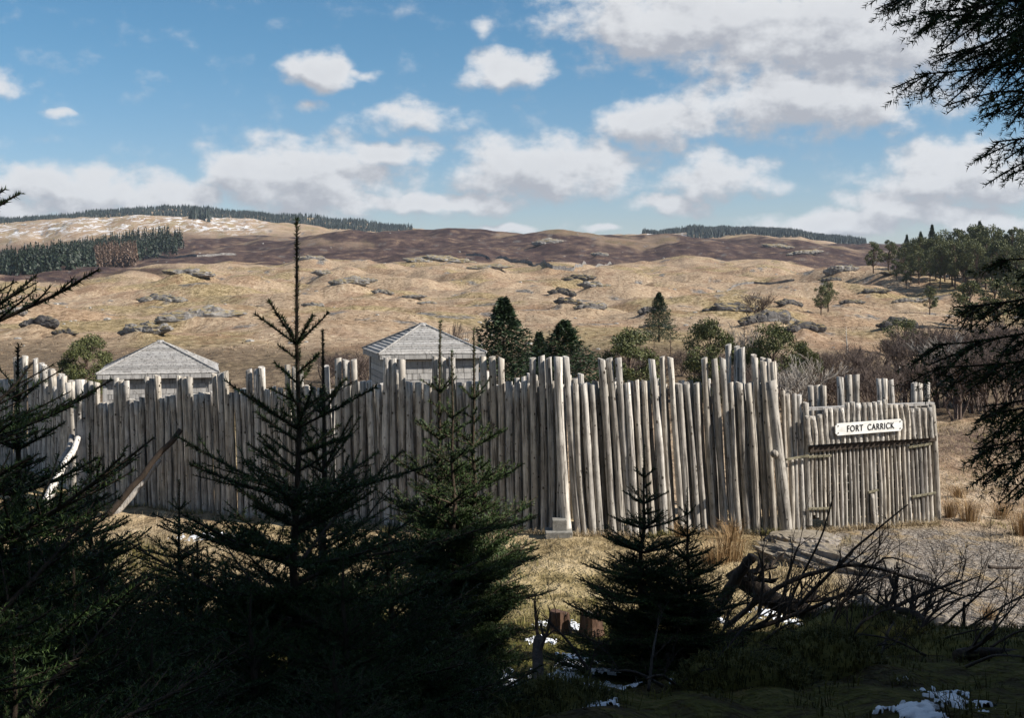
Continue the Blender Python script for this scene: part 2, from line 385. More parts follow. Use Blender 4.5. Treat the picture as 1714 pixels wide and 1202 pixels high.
# monotone cubic in a warped distance
def warp(Y): Y = np.asarray(Y, dtype=float); return np.where(Y < 5, Y / 5 - 1 + np.log(5), np.log(np.maximum(Y, 5)))
sk = warp(Yk); h_ = np.diff(sk)[:, None]; dl = np.diff(Zk, axis=0) / h_
mk = np.zeros_like(Zk); mk[0] = dl[0]; mk[-1] = dl[-1]
prod = dl[:-1] * dl[1:]
mk[1:-1] = np.where(prod > 0, 2 * dl[:-1] * dl[1:] / np.where(prod > 0, dl[:-1] + dl[1:], 1), 0)
def sm01(a, lo, hi):
    t = np.clip((a - lo) / (hi - lo), 0, 1); return t * t * (3 - 2 * t)
def px_u(x, y): return np.clip(UC + F * x / np.maximum(y, 2.0), -1499, 2599)
def path_mask(x, y):
    cx = np.interp(y, [12, 20, 25, 30], [8.2, 8.6, 8.9, 9.2]) + .2 * np.sin(y * .5)
    w = np.interp(y, [12, 20, 25, 30], [3.4, 2.7, 2.2, 1.8])
    return sm01(w + .7 * perlin(x * .8, y * .8, 71) - np.abs(x - cx), -.6, .6) * sm01(y, 12, 16) * (1 - sm01(y, 29.5, 31))
MOUNDS = []
def ground(x, y, fine=True):
    x = np.atleast_1d(np.asarray(x, dtype=float)); y = np.atleast_1d(np.asarray(y, dtype=float))
    u = px_u(x, y); gi_ = (u - GU[0]) / 20.0; i0 = np.clip(gi_.astype(int), 0, len(GU) - 2); fu = gi_ - i0
    s = np.clip(warp(y), sk[0], sk[-1]); j = np.clip(np.searchsorted(sk, s) - 1, 0, len(sk) - 2)
    hh = sk[j + 1] - sk[j]; t = (s - sk[j]) / hh
    def col(ii):
        return ((2 * t**3 - 3 * t**2 + 1) * Zk[j, ii] + (t**3 - 2 * t**2 + t) * hh * mk[j, ii] + (-2 * t**3 + 3 * t**2) * Zk[j + 1, ii] + (t**3 - t**2) * hh * mk[j + 1, ii])
    z = col(i0) * (1 - fu) + col(i0 + 1) * fu
    # knolls
    A = np.interp(y, [0, 60, 110, 200, 400, 800, 1200, 2000, 3500], [0, 0, .6, 3.0, 5.2, 6.6, 6.4, 8, 6])
    kn = np.abs(perlin(x / 40, y / 56, 3)) * 1.3 + .38 * np.abs(perlin(x / 17, y / 26, 5)) - .55
    kf = np.abs(perlin(x / 90, y / 150, 13)) * 1.3 + .45 * np.abs(perlin(x / 38, y / 60, 15)) - .55
    fm = sm01(y, 420, 800)
    z = z + A * (kn * (1 - fm) + kf * fm)
    for (mx, my, mr, mh) in MOUNDS:
        q_ = ((x - mx) / mr) ** 2 + ((y - my) / (mr * 1.2)) ** 2; z = z + np.where(q_ < 6, mh * np.exp(-np.minimum(q_, 9)), 0)
    if fine:
        a2 = np.interp(y, [-40, 10, 25, 60, 120, 300, 900, 3000], [.05, .05, .05, .09, .16, .30, .7, 1.2])
        pm = path_mask(x, y)
        z = z + a2 * fbm(x / (1.5 + y * .022), y / (1.5 + y * .03), 21, 3, .6) * (1 - .75 * pm)
        # tussocks
        z = z + np.interp(y, [0, 30, 45, 120, 400, 900], [.0, .05, .10, .09, .14, .2]) * np.abs(perlin(x / (.5 + y * .0085), y / (.5 + y * .012), 33)) * (1 - pm) * 1.3
        # mossy hummocks under the trees
        z = z + .16 * sm01(20 - y, 2, 8) * np.abs(perlin(x / .9, y / 1.1, 41)) * sm01(y, 3, 5)
    return z
def gz(x, y): return float(ground(x, y)[0])
def onland(u, Y, dz=0.0):
    x = (u - UC) / F * Y; return Vector((x, Y, gz(x, Y) + dz))

# rock outcrops crown small rises of the moor
OUT = [ # u, v, half width px, half height px, Y, dark, label
 (338, 534, 62, 20, 172, 0, 'big rounded rock outcrop above the left hut, largest on the left slope'), (245, 558, 44, 15, 150, 0, 'ribbed rock outcrop just above the left hut roof'),
 (272, 505, 40, 11, 225, 0, 'low rock rim above the big rounded outcrop'), (320, 458, 42, 9, 400, 0, 'grey rock outcrop below the dark heather at left'),
 (70, 548, 34, 15, 165, 1, 'dark rock outcrop behind the left edge branches'), (22, 528, 24, 12, 190, 0, 'small rock outcrop at the far left'), (110, 560, 20, 9, 150, 1, 'small dark rock right of the left edge branches'),
 (590, 476, 36, 11, 300, 0, 'rock outcrop in the middle of the slope right of the leader'), (545, 459, 22, 6, 380, 0, 'low rock above the middle outcrop'), (640, 490, 18, 6, 260, 0, 'small rock right of the middle outcrop'),
 (690, 498, 22, 5, 235, 0, 'flat rock on the open slope above the right hut'), (715, 508, 16, 4, 215, 0, 'lower flat rock on the open slope above the right hut'), (520, 433, 24, 6, 560, 0, 'far rock beside the tall leader'), (745, 436, 45, 8, 520, 0, 'long rock outcrop on the skyline of the tan slope'), (700, 440, 24, 6, 500, 0, 'rock left of the long skyline outcrop'), (820, 448, 34, 6, 440, 0, 'rock outcrop right of the long skyline outcrop'), (525, 513, 18, 6, 210, 0, 'faint rock low beside the tall leader'),
 (968, 468, 26, 7, 330, 1, 'dark cap rock on the central knoll'), (995, 482, 28, 8, 285, 0, 'rock shoulder right of the cap rock'), (940, 492, 22, 10, 255, 1, 'dark rock left side of the central knoll'), (950, 508, 22, 9, 222, 1, 'dark rock low on the central knoll'), (990, 516, 26, 9, 208, 0, 'sloping rock band at the foot of the central knoll'),
 (1005, 428, 14, 5, 850, 0, 'pale rock in the heather below the skyline'), (915, 408, 24, 8, 960, 0, 'dark crag in the heather left of centre'), (1300, 412, 24, 5, 820, 0, 'pale rocks in the heather right of centre'), (1345, 424, 30, 6, 700, 0, 'pale rock face left of the wood'),
 (1090, 522, 22, 10, 140, 1, 'dark rock beside the lone spruce'), (1225, 520, 48, 13, 165, 1, 'long dark crag in the middle distance right of the lone spruce'), (1283, 540, 44, 19, 145, 1, 'black broken crag above the broad pine'), (1345, 556, 34, 13, 130, 1, 'ribbed dark crag at the right end of the black crags'),
 (1098, 549, 26, 8, 128, 1, 'low dark rock above the round pines'), (1405, 455, 26, 10, 300, 0, 'rocky nose of the right hill'), (1390, 470, 18, 6, 260, 1, 'dark rock below the rocky nose'), (1500, 458, 26, 7, 300, 1, 'dark rock below the wood edge'), (1550, 462, 24, 7, 285, 1, 'dark rock under the middle of the wood'), (1460, 490, 26, 7, 225, 1, 'dark rock right of the pair of pines'), (1425, 508, 20, 6, 200, 1, 'small dark rock below the pair of pines'), (1520, 506, 28, 7, 205, 0, 'rock band left of the slim pine'), (1500, 548, 30, 15, 118, 1, 'steep dark rock under the low pine on the near knoll'), (1320, 512, 22, 8, 190, 1, 'dark rock left of the pair of pines'), (1640, 450, 30, 7, 280, 0, 'rock band at the foot of the wood on the right'), (1580, 440, 20, 5, 300, 0, 'pale rock right under the wood')]
yy_ = np.exp(np.linspace(np.log(100), np.log(1150), 700)); OPOS = []
for (u, v, a, h, Y, dk, lab) in OUT:
    x = (u - UC) / F * yy_; z = ground(x, yy_, False); vv = VH - z / yy_ * F
    vis = vv <= np.minimum.accumulate(vv) + .01
    k = np.argmin(np.abs(vv - (v + h * .7)) + 1000 * (~vis)); sc = yy_[k] / F
    OPOS.append((x[k], yy_[k], z[k], a, h, sc, dk, lab))
MOUNDS = [(x, y, a * sc * .95, h * sc * 1.25) for (x, y, z, a, h, sc, dk, lab) in OPOS]
def ray_land(u, v):
    x = (u - UC) / F * yy_; z = ground(x, yy_, False); vv = VH - z / yy_ * F
    vis = vv <= np.minimum.accumulate(vv) + .01; k = np.argmin(np.abs(vv - v) + 1000 * (~vis)); return x[k], yy_[k]
def seq(a, b, n): return list(np.linspace(a, b, n, endpoint=False))
tcol = np.array(seq(-3.2, -.62, 20) + seq(-.62, -.46, 16) + seq(-.46, .46, 470) + seq(.46, .62, 16) + list(np.linspace(.62, 3.2, 21)))
yrow = np.array(seq(-40, 2, 8) + seq(2, 14, 50) + seq(14, 34, 80) + seq(34, 60, 26) + seq(60, 110, 26) +
                list(np.exp(np.linspace(np.log(110), np.log(480), 185, endpoint=False))) +
                list(np.exp(np.linspace(np.log(480), np.log(1250), 110, endpoint=False))) +
                list(np.exp(np.linspace(np.log(1250), np.log(2800), 50, endpoint=False))) + list(np.exp(np.linspace(np.log(2800), np.log(6000), 10))))
TT, YY = np.meshgrid(tcol, yrow)
XX = TT * (np.maximum(YY, 0) + 9.0)
xf, yf = XX.ravel(), YY.ravel()
zf = ground(xf, yf)
uf = px_u(xf, yf)
nr, nc = TT.shape
ii = np.arange(nr * nc).reshape(nr, nc)
quads = np.stack([ii[:-1, :-1].ravel(), ii[:-1, 1:].ravel(), ii[1:, 1:].ravel(), ii[1:, :-1].ravel()], 1)
# what grows where
n_mid = fbm(xf / 60, yf / 120, 51, 4); n_big = fbm(xf / 240, yf / 300, 55, 3)
hlim = np.interp(uf, [0, 150, 300, 430, 650, 860, 960, 1080, 1200, 1300, 1400, 1500, 1714], [520, 560, 640, 650, 670, 640, 570, 720, 770, 700, 540, 600, 600])
heather = sm01(yf + 90 * n_mid, hlim - 12, hlim + 18) * (1 - sm01(yf, 1420, 1600))
heather *= 1 - .45 * sm01(n_mid + .5 * n_big, .28, .5) * sm01(yf, 850, 950)
heather = np.maximum(heather, .85 * sm01(yf, 440, 470) * (1 - sm01(yf, 560, 600)) * sm01(330 - uf, 0, 60) * sm01(n_mid + .35, .0, .3))
scrub = sm01(yf, 52, 62) * (1 - sm01(yf + 14 * n_mid, 105, 130)) 
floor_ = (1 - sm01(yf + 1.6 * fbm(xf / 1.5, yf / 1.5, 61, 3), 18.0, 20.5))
patha = path_mask(xf, yf)
heather = np.maximum(heather, .75 * sm01(yf + 2 * n_mid, 41, 44) * (1 - sm01(yf + 2 * n_mid, 49, 52)) * sm01(xf, 12, 16))
rocky = sm01(fbm(xf / 9, yf / 14, 77, 4), .62, .8) * sm01(yf, 120, 160) * (1 - heather * .4)
snowy = sm01(yf, 1500, 1650) * (1 - sm01(yf, 1950, 2050)) * sm01(470 - uf, 0, 60)
snowy = np.maximum(snowy, sm01(yf, 1900, 1960) * (1 - sm01(yf, 2120, 2160)) * sm01(uf, 1075, 1090) * (1 - sm01(uf, 1140, 1165)) * 2)
olive = sm01(fbm(xf / 26, yf / 45, 88, 4), .02, .45)
olive = np.maximum(olive, 1.3 * sm01(xf, -4, -1.5) * (1 - sm01(xf, 2.6, 4.5)) * sm01(yf, 14, 17) * (1 - sm01(yf, 23, 27)))
M_land, nt, b = mat('moorland')
def at_(n): 
    a = nd(nt, 'ShaderNodeAttribute', attribute_name=n); return a.outputs['Fac']
p = geo(nt, 'Position'); ps = vmt(nt, 'MULTIPLY', p, (1, .55, 1))
n1 = noise(nt, .11, 5, ps, .65); n2 = noise(nt, 1.3, 5, ps, .75); n3 = noise(nt, 7.0, 4, p, .7)
cs = ramp(nt, mth(nt, 'ADD', mth(nt, 'MULTIPLY', n2, .7), mth(nt, 'MULTIPLY', n1, .3)), [(.37, (.13, .088, .058)), (.455, (.28, .203, .132)), (.53, (.385, .290, .195)), (.62, (.50, .402, .29))])
co = ramp(nt, n2, [(.38, (.09, .07, .03)), (.49, (.22, .172, .084)), (.6, (.38, .30, .17))])
n0 = noise(nt, .028, 4, vmt(nt, 'MULTIPLY', p, (1, .6, 1)), .6)
cs = rgbmix(nt, mth(nt, 'MULTIPLY', smooth(nt, n0, .48, .60), .6), cs, ramp(nt, n2, [(.38, (.10, .062, .035)), (.5, (.25, .16, .095)), (.62, (.37, .255, .16))]))
c = rgbmix(nt, mth(nt, 'MULTIPLY', at_('olive'), .75, clamp=True), cs, co)
c = rgbmix(nt, mth(nt, 'MULTIPLY', smooth(nt, n1, .51, .62), .55), c, ramp(nt, n2, [(.3, (.10, .052, .03)), (.7, (.24, .14, .085))]))
ch = ramp(nt, mth(nt, 'ADD', mth(nt, 'MULTIPLY', n2, .45), mth(nt, 'MULTIPLY', n1, .55)), [(.36, (.024, .016, .017)), (.48, (.052, .034, .032)), (.56, (.105, .07, .055)), (.66, (.27, .19, .12))])
c = rgbmix(nt, at_('heather'), c, ch)
csb = ramp(nt, n2, [(.32, (.04, .03, .022)), (.52, (.11, .082, .055)), (.7, (.22, .165, .10))])
c = rgbmix(nt, mth(nt, 'MULTIPLY', at_('scrub'), .8), c, csb)
cr = ramp(nt, n2, [(.35, (.03, .028, .027)), (.5, (.13, .12, .11)), (.66, (.30, .285, .265))])
c = rgbmix(nt, at_('rocky'), c, cr)
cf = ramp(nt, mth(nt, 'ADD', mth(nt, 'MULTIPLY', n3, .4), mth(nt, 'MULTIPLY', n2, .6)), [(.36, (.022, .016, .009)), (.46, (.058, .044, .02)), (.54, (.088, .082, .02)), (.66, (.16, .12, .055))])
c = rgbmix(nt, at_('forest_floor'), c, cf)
st = nd(nt, 'ShaderNodeTexVoronoi'); st.inputs['Scale'].default_value = 17; lk(nt, p, st.inputs['Vector'])
cp = rgbmix(nt, smooth(nt, n2, .52, .68), ramp(nt, st.outputs['Color'], [(.1, (.085, .070, .056)), (.5, (.165, .140, .115)), (.95, (.33, .295, .255))]), ramp(nt, n3, [(.3, (.16, .115, .065)), (.7, (.34, .26, .155))]))
c = rgbmix(nt, at_('path'), c, cp)
sn = mth(nt, 'MULTIPLY', at_('snowy'), smooth(nt, noise(nt, .08, 7, vmt(nt, 'MULTIPLY', p, (1, .35, 2)), .72, .8), .52, .57), clamp=True)
c = rgbmix(nt, mth(nt, 'MULTIPLY', sn, .8), c, (.7, .71, .73))
lk(nt, c, b.inputs['Base Color']); b.inputs['Roughness'].default_value = .95; b.inputs['Specular IOR Level'].default_value = .05
nb = bump(nt, n2, .5, .8); nb = bump(nt, n3, .06, .6, nb)
nb = bump(nt, st.outputs['Distance'], .02, .5, nb)
lk(nt, nb, b.inputs['Normal'])
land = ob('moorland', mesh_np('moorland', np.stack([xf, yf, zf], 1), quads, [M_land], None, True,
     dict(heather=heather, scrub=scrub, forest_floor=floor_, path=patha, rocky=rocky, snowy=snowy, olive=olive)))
tag(land, kind='structure')
del XX, TT, YY, zf, quads, ii

# ---------------------------------------------------------------- palisade posts
def post_mesh(name, h, r, seed, n=11, knots=14, cut=None):
    rg = random.Random(seed); mb = MB(); rings = 9
    bx, by = rg.uniform(-.5, .5) * r, rg.uniform(-.5, .5) * r
    vs = []; fs = []
    tx, ty = rg.uniform(-.25, .25), rg.uniform(-.25, .25)
    for i in range(rings):
        t = i / (rings - 1); rr = r * (1.06 - .13 * t) * rg.uniform(.96, 1.04)
        ox = bx * math.sin(t * math.pi) + rg.uniform(-.04, .04) * r; oy = by * math.sin(t * math.pi * 1.3) + rg.uniform(-.04, .04) * r
        for k in range(n):
            a = 2 * math.pi * k / n; q = rr * rg.uniform(.95, 1.05); z = h * t
            if i == rings - 1: z += q * (math.cos(a) * tx + math.sin(a) * ty)
            vs.append((ox + q * math.cos(a), oy + q * math.sin(a), z))
    for i in range(rings - 1):
        for k in range(n):
            k2 = (k + 1) % n; fs.append((i * n + k, i * n + k2, (i + 1) * n + k2, (i + 1) * n + k))
    fs.append(tuple((rings - 1) * n + k for k in range(n)))
    mb.add(vs, fs)
    for q in range(knots):
        a = rg.uniform(0, 2 * math.pi); z = h * rg.uniform(.05, .97); s = r * rg.uniform(.18, .36)
        d = Vector((math.cos(a), math.sin(a), 0)); sd = Vector((-d.y, d.x, 0)); c = d * r * .9 + Vector((bx * math.sin(z / h * math.pi), by * math.sin(z / h * math.pi * 1.3), z))
        ring = [c + sd * s * math.cos(w) + Vector((0, 0, 1)) * s * 1.2 * math.sin(w) for w in (0, 1.26, 2.51, 3.77, 5.03)]
        tip = [p_ * .45 + (c + d * s * .9 + Vector((0, 0, s * .25))) * .55 for p_ in ring]
        mb.add(ring + tip, [(k, (k + 1) % 5, 5 + (k + 1) % 5, 5 + k) for k in range(5)] + [(5, 6, 7, 8, 9)], 1)
    me = mb.mesh(name, [M_post, M_knot], True)
    sh = np.full(len(me.polygons), True); sh[(rings - 1) * n] = False
    me.polygons.foreach_set('use_smooth', sh)
    return me
POSTS = [post_mesh('post', 3.8, .1, 100 + k) for k in range(12)]
POLES = [post_mesh('post', 2.0, .06, 300 + k, 8, 11) for k in range(8)]
rp = random.Random(5)
def put_post(parent, base, top, r, pool=POSTS, name='post', H=3.8, r0=.1):
    base = Vector(base); top = Vector(top); d = top - base
    o = ob(name, rp.choice(pool), parent)
    q = d.to_track_quat('Z', 'Y').to_matrix() @ Matrix.Rotation(rp.uniform(0, 6.28), 3, 'Z')
    o.matrix_basis = Matrix.LocRotScale(base - parent.location, q.to_quaternion(), (r / r0, r / r0, d.length / H))
    return o
def palisade(name, pts, spacing, pattern, short, tall, label, lean, r, start=0, group='timber palisade walls', sink=.25, wob=.05, inner=False):
    """pts: (u, Y) corners; short / tall: image rows of the post tops at each corner"""
    P3 = [Vector(((u - UC) / F * Y, Y, 0)) for u, Y in pts]
    root = empty(name, (P3[0].x, P3[0].y, gz(P3[0].x, P3[0].y)))
    L = [(P3[i + 1] - P3[i]).length for i in range(len(P3) - 1)]; tot = sum(L); s = 0; k = start
    while s < tot:
        i = 0; q = s
        while i < len(L) - 1 and q > L[i]: q -= L[i]; i += 1
        t = q / L[i]; p = P3[i].lerp(P3[i + 1], t)
        isT = pattern[k % len(pattern)]
        v = (tall if isT else short); v = v[i] * (1 - t) + v[i + 1] * t
        ztop = (VH - v) / F * p.y + rp.uniform(-wob, wob)
        g = gz(p.x, p.y) - sink; hgt = ztop - g
        rr = r * rp.uniform(.84, 1.1)
        p = p + Vector((0, rp.uniform(-.03, .03), 0))
        ln = lean + rp.uniform(-.008, .008)
        put_post(root, (p.x + ln * (hgt), p.y, g), (p.x, p.y, ztop), rr)
        if inner:
            vb = np.interp(i + t, range(len(short)), short) + 1.5; zb = (VH - vb) / F * (p.y + .24) + rp.uniform(-.1, .06); pb = p + Vector((spacing * .5, .24, 0))
            put_post(root, (pb.x + ln * (zb - g), pb.y, g), (pb.x, pb.y, zb), r * .95, name='inner_post')
        s += spacing * rp.uniform(.93, 1.07) * (1.0); k += 1
    tag(root, label, 'palisade', group)
    return root
TALL3 = [1, 1, 1, 0, 0, 0]
palisade('palisade_wall', [(948, 29.0), (1296, 29.4)], .204, TALL3, [640, 640], [598, 603], 'sunlit palisade wall of leaning posts between the corner post and the gate', .062, .084, start=2, inner=True)
palisade('palisade_wall', [(566, 31.4), (752, 30.4), (936, 29.15)], .218, TALL3, [642, 640, 637], [602, 597, 597], 'palisade wall in front of the plank hut with the blue shaded roof side', .02, .09, start=0, inner=True)
palisade('palisade_wall', [(128, 35.6), (300, 33.6), (446, 32.3), (556, 31.5)], .20, TALL3, [678, 662, 650, 646], [640, 630, 616, 610], 'long dark shaded palisade wall below the left hut', .03, .088, start=4, inner=True)
palisade('palisade_wall', [(-140, 44.0), (60, 41.5)], .23, TALL3, [646, 632], [612, 596], 'far palisade wall at the left edge with sunlit post tops', .0, .11, start=3)
palisade('palisade_wall', [(60, 41.5), (122, 37.2)], .22, TALL3, [632, 664], [600, 640], 'short palisade return joining the far left wall to the shaded wall', .0, .105, start=2)
palisade('palisade_wall', [(1310, 29.5), (1346, 29.7)], .15, [0], [656, 658], [656, 658], 'short stretch of thin posts just left of the gate', .035, .066, wob=.09)
# posts at the corners
def single_post(name, u, Y, vt, r, lean, label, cat='post', group=None, dv=0):
    p = at(u, vt, Y); g = gz(p.x, p.y) - .2; root = empty(name, (p.x, p.y, g + .2))
    put_post(root, (p.x + lean * (p.z - g), p.y + dv, g), p, r)
    return tag(root, label, cat, group)
single_post('corner_post', 934, 28.75, 597, .108, .055, 'thick corner post standing on the concrete block')
single_post('corner_post', 118, 36.4, 640, .17, .035, 'thick corner post at the left end of the shaded wall')
single_post('corner_post', 134, 35.4, 636, .17, .035, 'thick corner post beside the leaning white birch log')
gp = single_post('gate_post', 1291, 28.9, 638, .125, .105, 'stout leaning gate post with a sawn branch stub')
mb = MB(); q = at(1296, 760, 28.76); mb.tube([q, q + Vector((-.02, -.14, .02))], [.10, .085], 9); o = mb.build('branch_stub', M_post, None, True)
o.parent = gp; o.matrix_parent_inverse = Matrix.Translation(-gp.location)
# back row posts seen over the top
def cluster(name, items, Y, label, r=.1, group='rear palisade posts'):
    p0 = onland(items[0][0], Y); root = empty(name, p0)
    for (u, vt, ln) in items:
        p = at(u, vt, Y + rp.uniform(-.05, .05)); g = gz(p.x, p.y) - .2
        put_post(root, (p.x + ln * (p.z - g), p.y, g), p, r * rp.uniform(.9, 1.1))
    return tag(root, label, 'posts', group)
cluster('rear_posts', [(1357, 646, .03), (1367, 645, .03), (1378, 645, .04)], 32.6, 'three dark posts rising behind the left end of the gate', .085)
cluster('rear_posts', [(1406, 631, .06), (1420, 628, .05), (1434, 627, .02)], 33.0, 'tallest group of three splayed posts behind the gate above the sign', .095)
cluster('rear_posts', [(1471, 634, .02), (1480, 634, .03), (1490, 636, .05)], 33.2, 'group of three posts behind the gate above the sign end', .085)
cluster('rear_posts', [(1530, 641, .01), (1540, 641, .01), (1551, 641, .01)], 33.4, 'three posts behind the right end of the gate', .085)
cluster('rear_posts', [(1219, 577, .01), (1232, 580, .01), (1241, 582, .01)], 33.0, 'highest group of posts behind the sunlit wall', .09)
cluster('rear_posts', [(1262, 594, .01), (1277, 599, .01), (1286, 601, .01)], 33.0, 'group of posts behind the leaning gate post', .085)
for k, (u0, us) in enumerate(((866, (866, 876, 888, 897)), (952, (952, 962, 972)), (1026, (1026, 1035)), (1098, (1098, 1110)), (1185, (1185, 1196)))):
    cluster('inner_posts', [(u, 628 + rp.uniform(-3, 6) + (6 if k > 1 else 0), .03) for u in us], 31.6, ['dark inner post tops left of the corner post', 'inner post tops just right of the corner post', 'pair of inner post tops in the second gap of the sunlit wall', 'pair of inner post tops in the third gap of the sunlit wall', 'pair of inner post tops in the fourth gap of the sunlit wall'][k], .08, 'inner palisade posts')
cluster('inner_posts', [(u, v, .02) for u, v in ((652, 628), (664, 625), (721, 636), (735, 634), (806, 624), (815, 622))], 32.8, 'inner post tops in front of the right hut wall', .085, 'inner palisade posts')
# walkway behind the gate
rt = empty('walkway', at(1350, 690, 31.2)); tag(rt, 'dark plank walkway just behind the top of the gate', 'walkway')
for k in range(3):
    a = at(1349, 676, 31.2 + k * .24); e = at(1386, 690, 31.4 + k * .24); mb = MB()
    d = (at(1560, 684, 32.6 + k * .24) - a); ang = math.atan2(d.y, d.x)
    mb.box(((a + d * .5) - rt.location), (d.length, .2, .07), Matrix.Rotation(ang, 3, 'Z')); mb.build('plank', M_plank, rt)
for u in (1352, 1455, 1556):
    a = at(u, 692, 31.4); a.y = 31.0 + (u - 1350) / 210 * 1.5; a.x = (u - UC) / F * a.y
    put_post(rt, (a.x, a.y + .45, gz(a.x, a.y) - .1), (a.x, a.y + .45, -3.3), .08, name='support_post')

# ---------------------------------------------------------------- gate
G0 = Vector((at(1348, 0, 29.6).x, 29.6, 0)); G1 = Vector((at(1568, 0, 31.1).x, 31.1, 0)); GD = (G1 - G0); GL = GD.length; GD.normalize(); GN = Vector((GD.y, -GD.x, 0))
gate = empty('gate', (G0.x, G0.y, gz(G0.x, G0.y))); tag(gate, 'double gate of thin upright poles with an overhanging upper panel', 'gate')
def gpt(s, z, out=0.0): p = G0 + GD * s + GN * out; return Vector((p.x, p.y, z))
def zrow(v, s): p = G0 + GD * s; return (VH - v) / F * p.y
def spos(u, out=0.0): # distance along the gate of an image column
    k = (u - UC) / F; o_ = G0 + GN * out; return (k * o_.y - o_.x) / (GD.x - k * GD.y)
def guv(u, v, out=0.0):
    p = G0 + GN * out + GD * spos(u, out); return Vector((p.x, p.y, (VH - v) / F * p.y))
tops = [(1352, 696), (1361, 697), (1372, 694), (1381, 684), (1389, 683), (1398, 684), (1408, 683), (1417, 674), (1426, 673), (1436, 675), (1446, 674), (1455, 674), (1464, 673), (1473, 671), (1481, 669), (1490, 677), (1499, 677), (1508, 677), (1517, 676), (1526, 684), (1536, 683), (1546, 683), (1556, 682)]
for u, v in tops:
    vb = 745 - (u - 1348) / 220 * 13
    put_post(gate, guv(u + 3.2, vb, .16), guv(u, v, .16), .064 * rp.uniform(.9, 1.12), POLES, 'upper_pole', 2.0, .06)
NP = 29
for k in range(NP):
    u = 1358 + (1553 - 1358) * k / (NP - 1); s = spos(u); sb = s + .13 * (.3 + .7 * k / NP) + rp.uniform(-.015, .015)
    vb = np.interp(u, [1358, 1400, 1450, 1500, 1560], [862, 888, 890, 888, 879])
    put_post(gate, gpt(sb, zrow(vb, sb)), gpt(s, zrow(738 - (u - 1358) / 200 * 12, s)), .044 * rp.uniform(.85, 1.2), POLES, 'door_pole', 2.0, .06)
put_post(gate, gpt(spos(1355), zrow(880, 0), -.02), gpt(spos(1349), zrow(674, 0), .0), .078, name='jamb')
put_post(gate, gpt(spos(1572), zrow(880, GL), -.05), gpt(spos(1561), zrow(677, GL), -.02), .085, name='jamb')
def bar(name, a, b_, w, t, mt, parent):
    mb = MB(); d = Vector(b_) - Vector(a); mid = (Vector(a) + Vector(b_)) / 2 - parent.location
    X = d.normalized(); Y = GN * -1; Z = X.cross(Y).normalized(); Y = Z.cross(X)
    Mx = Matrix((X, Y, Z)).transposed(); mb.box(mid, (d.length, t, w), Mx); return mb.build(name, mt, parent)
bar('lintel', gpt(spos(1352), zrow(752, .1), .06), gpt(spos(1563), zrow(733, GL), .06), .13, .09, M_deadwood, gate)
bar('back_rail', gpt(.1, zrow(770, .1), -.14), gpt(GL - .1, zrow(752, GL), -.14), .12, .07, M_plank, gate)
bar('back_rail', gpt(.1, zrow(855, .1), -.14), gpt(GL - .1, zrow(838, GL), -.14), .12, .07, M_plank, gate)
for k in range(9):   # dark boards added behind the doors so the pole gaps look shaded
    zz = 748 + k * 14.5; bar('gap_shade_board', gpt(.12, zrow(zz, .1), -.075), gpt(GL - .1, zrow(zz - 13, GL), -.075), .19, .025, M_deadwood, gate)
for (ua, va, ub, vb) in ((1353, 765, 1391, 763), (1353, 852, 1391, 851), (1521, 749, 1559, 743), (1527, 832, 1566, 825)):
    h = bar('hinge_strap', guv(ua, va, .085), guv(ub, vb, .085), .052, .04, M_rail, gate)
    for q in (.15, .4, .65, .9):
        mb = MB(); c = guv(ua, va, .085).lerp(guv(ub, vb, .085), q) + GN * .022 - gate.location
        mb.tube([c - GN * .01, c + GN * .012], [.013, .010], 6); mb.build('bolt', M_iron, h)
bar('side_rail', gpt(spos(1311), zrow(766, 0), .12), gpt(spos(1349), zrow(762, 0), .10), .045, .05, M_rail, gate)
lt = bar('latch', gpt(spos(1450), zrow(825, 1.5), .085), gpt(spos(1466), zrow(822, 1.5), .085), .045, .05, M_rail, gate)
o = bar('latch_bolt', gpt(spos(1453), zrow(829, 1.5), .12), gpt(spos(1462), zrow(828, 1.5), .12), .02, .04, M_iron, lt)
put_post(gate, gpt(spos(1461), zrow(890, 1.5), .09), gpt(spos(1456), zrow(828, 1.5), .09), .055, POLES, 'latch_stake', 2.0, .06)

# sign on the gate
sa = guv(1398, 719.5, .285); sb_ = guv(1510, 711, .285)
sd = (sb_ - sa); SL = sd.length; sX = sd.normalized(); sY = -GN; sZ = sX.cross(sY).normalized(); sY = sZ.cross(sX)
SM = Matrix((sX, sY, sZ)).transposed()
sign = empty('sign_board', (sa + sb_) / 2); sign.rotation_euler = SM.to_euler()
tag(sign, 'white painted name board lettered FORT CARRICK on the gate', 'sign')
hw, hh, nn = SL / 2, .145, .05
prof = [(-hw + nn, -hh), (hw - nn, -hh), (hw - nn * .7, -hh + nn * .7), (hw, -hh + nn), (hw, hh - nn), (hw - nn * .7, hh - nn * .7), (hw - nn, hh), (-hw + nn, hh), (-hw + nn * .7, hh - nn * .7), (-hw, hh - nn), (-hw, -hh + nn), (-hw + nn * .7, -hh + nn * .7)]
mb = MB(); n_ = len(prof)
mb.add([(x, -.016, z) for x, z in prof] + [(x, .016, z) for x, z in prof], [tuple(range(n_)), tuple(range(2 * n_ - 1, n_ - 1, -1))] + [(k, n_ + k, n_ + (k + 1) % n_, (k + 1) % n_) for k in range(n_)])
mb.build('board', M_sign, sign)
for sx in (-1, 1):
    for sz in (-1, 1):
        mb = MB(); c = Vector((sx * (hw - .075), -.017, sz * .085)); mb.tube([c, c + Vector((0, -.012, 0))], [.017, .014], 8); mb.build('bolt', M_black, sign)
